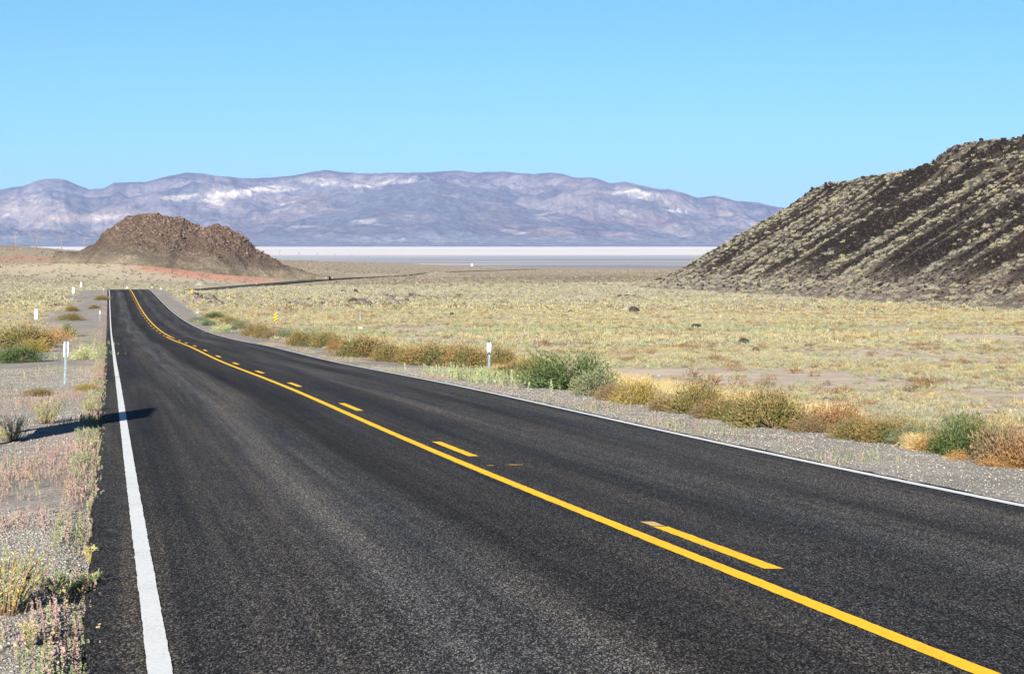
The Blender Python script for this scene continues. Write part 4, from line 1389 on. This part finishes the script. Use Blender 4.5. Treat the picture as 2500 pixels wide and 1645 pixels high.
# ------------------------------------------------------------------ rocks and stones
def stone(px, py, w, h, cols, lab, name='rock', group=None):
    x, y, z = locate(px, py)
    pv, pt = rockp2[rng.integers(len(rockp2))]
    sx_ = w * y / F / 2 / .72; sz_ = h * y / F / .85
    me = mesh(name, pv, pt, M_ROCK, {'col': np.clip(np.tile(np.array([cols], float), (len(pv), 1)) * rng.uniform(.8, 1.2, (len(pv), 1)), 0, 1)}, False, None, link=False)
    o = put(name, me)
    o.location = (x, y, z + .04 * sz_); o.scale = (sx_, sx_, sz_); o.rotation_euler = (0, 0, rng.uniform(0, 6.28))
    return tag(o, lab, 'rock', group)


BLK = (.045, .038, .038); BRR = (.10, .062, .05); WH = (.36, .34, .30)
for a_ in [
    (1547, 764, 26, 13, BLK, 'large black boulder alone in the yellow field below the hill'),
    (1702, 803, 23, 11, BLK, 'black boulder in the field, shaped like a low dome'),
    (1818, 845, 24, 13, BLK, 'black boulder with a reddish one just beside it'),
    (1844, 858, 18, 10, BRR, 'reddish brown boulder beside a black one'),
    (1571, 886, 20, 8, BLK, 'flat dark rock behind the tallest green roadside shrub'),
    (1479, 834, 9, 4, BLK, 'small dark rock on the bare patch of field'),
    (1973, 849, 17, 7, (.10, .085, .085), 'flat grey-brown rock furthest toward the frame edge of the field'),
    (1872, 838, 11, 5, BLK, 'small black rock above the pair of boulders'),
    (1103, 772, 13, 7, BLK, 'dark oblong rock in the middle field above the delineator'),
    (1124, 769, 9, 4, BLK, 'small dark rock close to the oblong one'),
    (1215, 812, 9, 5, BLK, 'small dark rock in the field just above the delineator'),
    (1392, 762, 12, 5, (.10, .08, .075), 'brown rock among golden tufts in the middle field'),
    (868, 717, 13, 9, BLK, 'dark rock near the wash, rounder of two'),
    (838, 715, 9, 6, BLK, 'smaller dark rock near the wash'),
    (2022, 981, 26, 12, (.14, .12, .11), 'grey rock showing above the bright orange shrub'),
]: stone(*a_[:5], a_[5], 'boulder', 'dark rocks in the field')
for a_ in [
    (574, 725, 7, 4, WH, 'larger white stone beyond the striped markers'),
    (562, 728, 5, 3, WH, 'smaller white stone beyond the striped markers'),
    (1433, 859, 12, 5, WH, 'white stone in the field above the largest green shrub'),
    (1457, 864, 8, 4, WH, 'small white stone next to a bigger white one'),
    (1697, 906, 14, 6, (.27, .265, .25), 'pale grey stone, larger of a pair in the field'),
    (1680, 910, 9, 5, (.27, .265, .25), 'pale grey stone, smaller of a pair in the field'),
    (1860, 953, 12, 5, (.32, .31, .28), 'pale stone behind the widest olive shrub'),
    (2467, 1000, 7, 7, (.42, .42, .41), 'white stone above the blue-green shrub'),
    (1594, 870, 9, 4, WH, 'white chip near the flat dark rock'),
    (1610, 921, 8, 4, WH, 'white chip just above the pale grass'),
    (1152, 650, 5, 6, (.5, .5, .49), 'white boulder on the distant rise beside the far road'),
    (1020, 696, 11, 6, (.24, .20, .17), 'pale outcrop stones beside the far road'),
    (1008, 700, 6, 4, (.24, .20, .17), 'small pale stone under the outcrop by the far road'),
]: stone(*a_[:5], a_[5], 'stone', 'white stones in the field')
# rubble along the wash and low banks
px_ = np.concatenate([rng.uniform(880, 1130, 170), rng.uniform(470, 540, 80), rng.uniform(700, 1000, 130), rng.uniform(1190, 1360, 110), rng.uniform(1500, 1560, 40)])
py_ = np.concatenate([727 + rng.normal(0, 2.5, 170), 733 + (px_[170:250] - 505) * .16 + rng.normal(0, 3, 80), 742 + rng.normal(0, 4, 130), rng.normal(673, 1.6, 110), rng.normal(728, 3, 40)])
L3 = np.array([locate(a, b_) for a, b_ in zip(px_, py_)])
s = np.clip(rng.lognormal(-1.35, .45, len(L3)), .1, .8)
c = np.array([[.11, .09, .08]]) * rng.uniform(.5, 1.9, (len(L3), 1)); c[-150:-40] = np.array([.16, .095, .07]) * rng.uniform(.7, 1.3, (110, 1))
scatter('rubble', rockp, L3 - np.c_[0 * s, 0 * s, .15 * s], rng.uniform(0, 6.28, len(L3)), s[:, None] * rng.uniform(.7, 1.3, (len(L3), 3)), c, M_ROCK, 'dark rock rubble along the wash in the middle field', 'rubble')

# dead bush by the far road
x, y, z = locate(487, 699)
o = empty('dead_bush', (x, y, z))
mb = MB()
for k in range(60):
    th = rng.uniform(0, 6.28); ph = rng.uniform(.1, 1.25); L = rng.uniform(.7, 1.0)
    e = np.array([math.sin(ph) * math.cos(th) * 1.7, math.sin(ph) * math.sin(th) * 1.2, math.cos(ph) * 1.35]) * L
    m_ = e * .5 + rng.normal(0, .12, 3)
    mb.tube([[0, 0, 0], m_, e], [.06, .04, .015], 5)
M_DEAD = simple('dead_twigs', (.36, .34, .32), .9, 0, .3, 3)
mb.build('branches', M_DEAD, o)
tag(o, 'bare grey dead bush standing by the start of the far road', 'bush')

# ------------------------------------------------------------------ delineators, markers, posts, poles
UCH = [(-.033, .0), (-.022, .0), (-.013, .026), (.013, .026), (.022, .0), (.033, .0)]


def make_delineator():
    """Steel channel post with a white reflective plate on its -Y face."""
    o = empty('delineator')
    mb = MB(); mb.extrude(UCH, -.25, 1.02); post = mb.build('post', M_GALV, o)
    mb = MB(); mb.box((0, -.006, .83), (.115, .006, .36)); pl = mb.build('reflector_plate', M_WHITE, o)
    for zz in (.985, .675):
        mb = MB(); mb.box((0, -.013, zz), (.123, .010, .062)); cl = mb.build('clamp', M_DARK, pl)
    for zz in (.985, .675):
        mb = MB()
        for xx in (-.035, .035): mb.tube([(xx, -.017, zz), (xx, -.024, zz)], .009, 8)
        mb.build('bolt', M_WHITE, pl)
    return o


dl0 = make_delineator()
used = [False]


def delineator(px, py, lab, hpx=None, face=1, Z=None, tilt=0.0):
    if Z is None:
        x, y, z = locate(px, py)
    else:
        y = Z; x = (px - CX) / F * Z; z = float(gz(np.array([x]), np.array([y]))[0])
    o = dl0 if not used[0] else copy_tree(dl0)
    used[0] = True
    o.location = (x, y, z)
    s = 1.0 if hpx is None else hpx * y / F / 1.02
    o.scale = (max(s, .9) if s < 1 else s, 1, s)
    o.rotation_euler = (0, tilt, 0 if face > 0 else math.pi)
    return tag(o, lab, 'delineator', 'roadside delineators')


delineator(1194, 919, 'white reflector delineator with dark clamps in the shrub row', 88)
delineator(158, 938, 'delineator seen from behind on the near gravel shoulder, steel channel showing', 105, -1, None, R(-2.2))
delineator(244, 784, 'delineator on the pull-off shoulder halfway up to the crest, white plate', 26, -1)
delineator(482, 779, 'small delineator at the thin far end of the shrub row', 20)
delineator(253, 717, 'thin delineator at the crest beside the outer white line', 14, -1)
delineator(393, 715, 'delineator on the gravel past the crest, taller of two', 13)
o = delineator(371, 707, 'delineator just behind the crest beside the shrub-side white line', 12, 1, 470)
o.location.z = EYE + road_e(470.) - .2
o = delineator(310, 709, 'white plate poking up above the crest in the middle of the lane', 8, 1, 500)
o.location.z = EYE - (709 - HY) / F * 500 - .1; o.scale = (2.6, 1, .85)
for a_ in [(490, 708, 5.5, 'far-road delineator closest to the striped marker'), (626, 698, 6.5, 'far-road delineator in front of the middle of the straight'), (733, 684, 5, 'far-road delineator on the butte side of the straight'), (796, 685, 8, 'taller delineator of a close pair by the far road'), (812, 683, 5.5, 'shorter delineator of a close pair by the far road'), (960, 675, 4.5, 'tiny delineator where the far straight ends'), (432, 703, 4, 'tiny delineator on the crest gravel before the far road')]:
    delineator(a_[0], a_[1], a_[3], a_[2] * 1.1)

b = NB('striped_sheeting')
co = b.n('ShaderNodeTexCoord').outputs['Object']
sx = b.n('ShaderNodeSeparateXYZ'); b.l(co, sx.inputs[0])
ph = b.math('FRACT', b.math('MULTIPLY', b.math('SUBTRACT', sx.outputs[2], b.math('MULTIPLY', sx.outputs[0], .9)), 3.9))
c = b.mix(b.math('GREATER_THAN', ph, .5), (.80, .46, .02), (.012, .011, .010))
M_STRIPE = b.bsdf(c, .5, None, .3)


def make_marker():
    o = empty('object_marker')
    mb = MB(); mb.extrude(UCH, -.3, 2.02); mb.build('post', M_GALV, o)
    mb = MB(); mb.box((0, -.010, 0), (.305, .012, .915)); pl = mb.build('panel', M_ALU, o)
    pl.location = (0, 0, 1.58)
    mb = MB(); mb.box((0, -.0185, 0), (.297, .004, .905)); mb.build('striped_face', M_STRIPE, pl)
    mb = MB()
    for zz in (-.3, .3): mb.tube([(0, -.020, zz), (0, -.026, zz)], .012, 8)
    mb.build('bolt', M_GALV, pl)
    return o


mk0 = make_marker()
for i_, (px, ptop, ph_, Z, face, lab) in enumerate([
    (673, 762.5, 25, 216, 1, 'yellow and black striped object marker rising above the shrub row'),
    (468, 706.5, 14.4, 380, 1, 'yellow and black striped object marker beside the start of the far road'),
    (87.5, 755, 25, 218, -1, 'white backed object marker above the pull-off thicket'),
    (179, 701.5, 15.2, 360, -1, 'white backed object marker on the grassy bank below the crest'),
    (198, 689, 12.2, 447, -1, 'white backed object marker standing furthest up the bank'),
]):
    o = mk0 if i_ == 0 else copy_tree(mk0)
    x = (px - CX) / F * Z
    g0 = float(gz(np.array([x]), np.array([float(Z)]))[0])
    top = EYE - (ptop - HY) / F * Z
    o.location = (x, Z, g0)
    o.scale = (1, 1, max((top - g0) / 2.04, .5))
    for ch in o.children:
        if ch.name.startswith('panel'):
            k_ = .915 * o.scale[2]
            ch.scale = (1, 1, (ph_ * Z / F) / k_)
            ch.location.z = 2.04 - .915 * ch.scale[2] / 2
    o.rotation_euler = (0, 0, 0 if face > 0 else math.pi)
    tag(o, lab, 'road marker', 'object markers along the road')

x, y, z = locate(880, 804)
o = empty('metal_post', (x, y, z))
s = 44 * y / F
mb = MB(); mb.extrude([(-.05, 0), (-.03, .0), (-.012, .03), (.012, .03), (.03, .0), (.05, 0)], s * .5, s); mb.build('upper_post', M_GALV, o)
mb = MB(); mb.box((0, .01, s * .25 - .1), (.085, .05, s * .5 + .2)); mb.build('lower_post', M_RUST, o)
mb = MB(); mb.box((0, 0, .05), (.34, .3, .26), .3); mb.build('footing', simple('pale_concrete', (.5, .46, .42), .9), o)
o.rotation_euler = (0, R(-1.5), 0)
tag(o, 'lone steel post with a rusty lower half in the open field', 'post')


def make_pole():
    o = empty('utility_pole')
    mb = MB(); mb.tube([(0, 0, -1), (0, 0, 4), (0, 0, 9.3)], [.19, .16, .12], 10); mb.build('pole', M_WOOD, o)
    mb = MB(); mb.box((0, -.16, 8.85), (2.7, .12, .15)); ca = mb.build('crossarm', M_WOOD, o)
    for xx in (-1.2, -.75, .75, 1.2):
        mb = MB(); mb.tube([(xx, -.16, 8.92), (xx, -.16, 9.12), (xx, -.16, 9.18)], [.04, .07, .03], 8); mb.build('insulator', M_GLASS, ca)
    mb = MB()
    for sg in (-1, 1): mb.tube([(sg * .85, -.16, 8.8), (0, -.14, 8.0)], .035, 6)
    mb.build('brace', M_RUST, o)
    return o


po0 = make_pole()
for i_, (px, pt_, pb, Z, lab) in enumerate([
    (38.4, 566, 606, 1400, 'tallest wooden utility pole on the ridge by the frame edge'),
    (90.5, 571, 607.5, 1510, 'slightly leaning utility pole, second along the ridge'),
    (150, 577, 608.5, 1700, 'third utility pole along the ridge, counted from the frame edge'),
    (205.5, 580.6, 607, 1950, 'utility pole closest to the butte on the ridge'),
    (633.6, 608, 630, 2450, 'utility pole half hidden by the flank of the butte'),
    (682.8, 611, 631.3, 2600, 'first full utility pole standing against the salt flat past the butte'),
    (729.8, 615, 632.5, 2750, 'second utility pole past the butte against the salt flat'),
    (774, 617.4, 634.6, 2850, 'third utility pole past the butte against the salt flat'),
    (817.2, 619.5, 636, 2950, 'fourth utility pole past the butte against the salt flat'),
    (858, 622, 638, 3050, 'fifth utility pole past the butte against the salt flat'),
    (898, 626, 640.5, 3150, 'sixth utility pole past the butte against the salt flat'),
    (935, 628, 642, 3250, 'seventh utility pole past the butte against the salt flat'),
    (1005, 637, 645, 3600, 'tiny utility pole, second to last before the distant rise'),
    (1069, 641, 649, 3800, 'tiniest utility pole, last before the distant rise'),
]):
    o = po0 if i_ == 0 else copy_tree(po0)
    x = (px - CX) / F * Z
    g0 = float(gz(np.array([x]), np.array([float(Z)]))[0])
    top = EYE - (pt_ - HY) / F * Z
    o.location = (x, Z, g0)
    sc_ = np.clip((top - g0) / 9.3, .4, 2.0)
    o.scale = (sc_ * 1.35, sc_ * 1.35, sc_)
    o.rotation_euler = (0, R(1.2) if i_ == 1 else 0, R(-20 if i_ < 4 else 25))
    tag(o, lab, 'utility pole', 'utility poles crossing the valley')

# unseen board added to cast the lane shadow, in place of a parked vehicle
o = empty('shadow_board')
SX_, SY_ = -6.80, 30.6
mb = MB(); mb.box((0, 0, 1.15), (3.05, .035, 1.25)); pl = mb.build('panel', M_WOOD, o)
mb = MB(); mb.box((0, -.0205, 1.15), (2.95, .006, 1.16)); mb.build('board_face', M_ALU, pl)
for xx in (-1.2, 1.2):
    mb = MB(); mb.box((xx, .075, .75), (.11, .11, 2.1)); mb.build('post', M_WOOD, o)
for zz in (.75, 1.55):
    mb = MB(); mb.box((0, .036, zz), (3.0, .034, .09)); mb.build('rail', M_WOOD, o)
o.location = (SX_, SY_, float(gz(np.array([SX_]), np.array([SY_]))[0]))
o.rotation_euler = (0, 0, R(90 + 8))
tag(o, 'unseen stand-in board on two posts, added to cast the long shadow across the white edge line', 'sign')

# ------------------------------------------------------------------ air
zlo = min(v.co.z for o_ in (ground, bpy.data.objects['mountains'], bpy.data.objects['salt_flat']) for v in o_.data.vertices) - 1.0
hb = MB(); hb.box((0, 21000, (zlo + 1130) / 2), (44000, 54000, 1130 - zlo))
b = NB('haze_air')
v = b.n('ShaderNodeVolumePrincipled')
v.inputs['Color'].default_value = (.38, .56, 1.0, 1)
v.inputs['Density'].default_value = 1.55e-5
v.inputs['Anisotropy'].default_value = 0.0
b.l(v.outputs[0], b.out.inputs['Volume'])
haze = hb.build('haze', b.m)
tag(haze, 'pale blue haze in front of the far mountains', 'haze', kind='stuff')
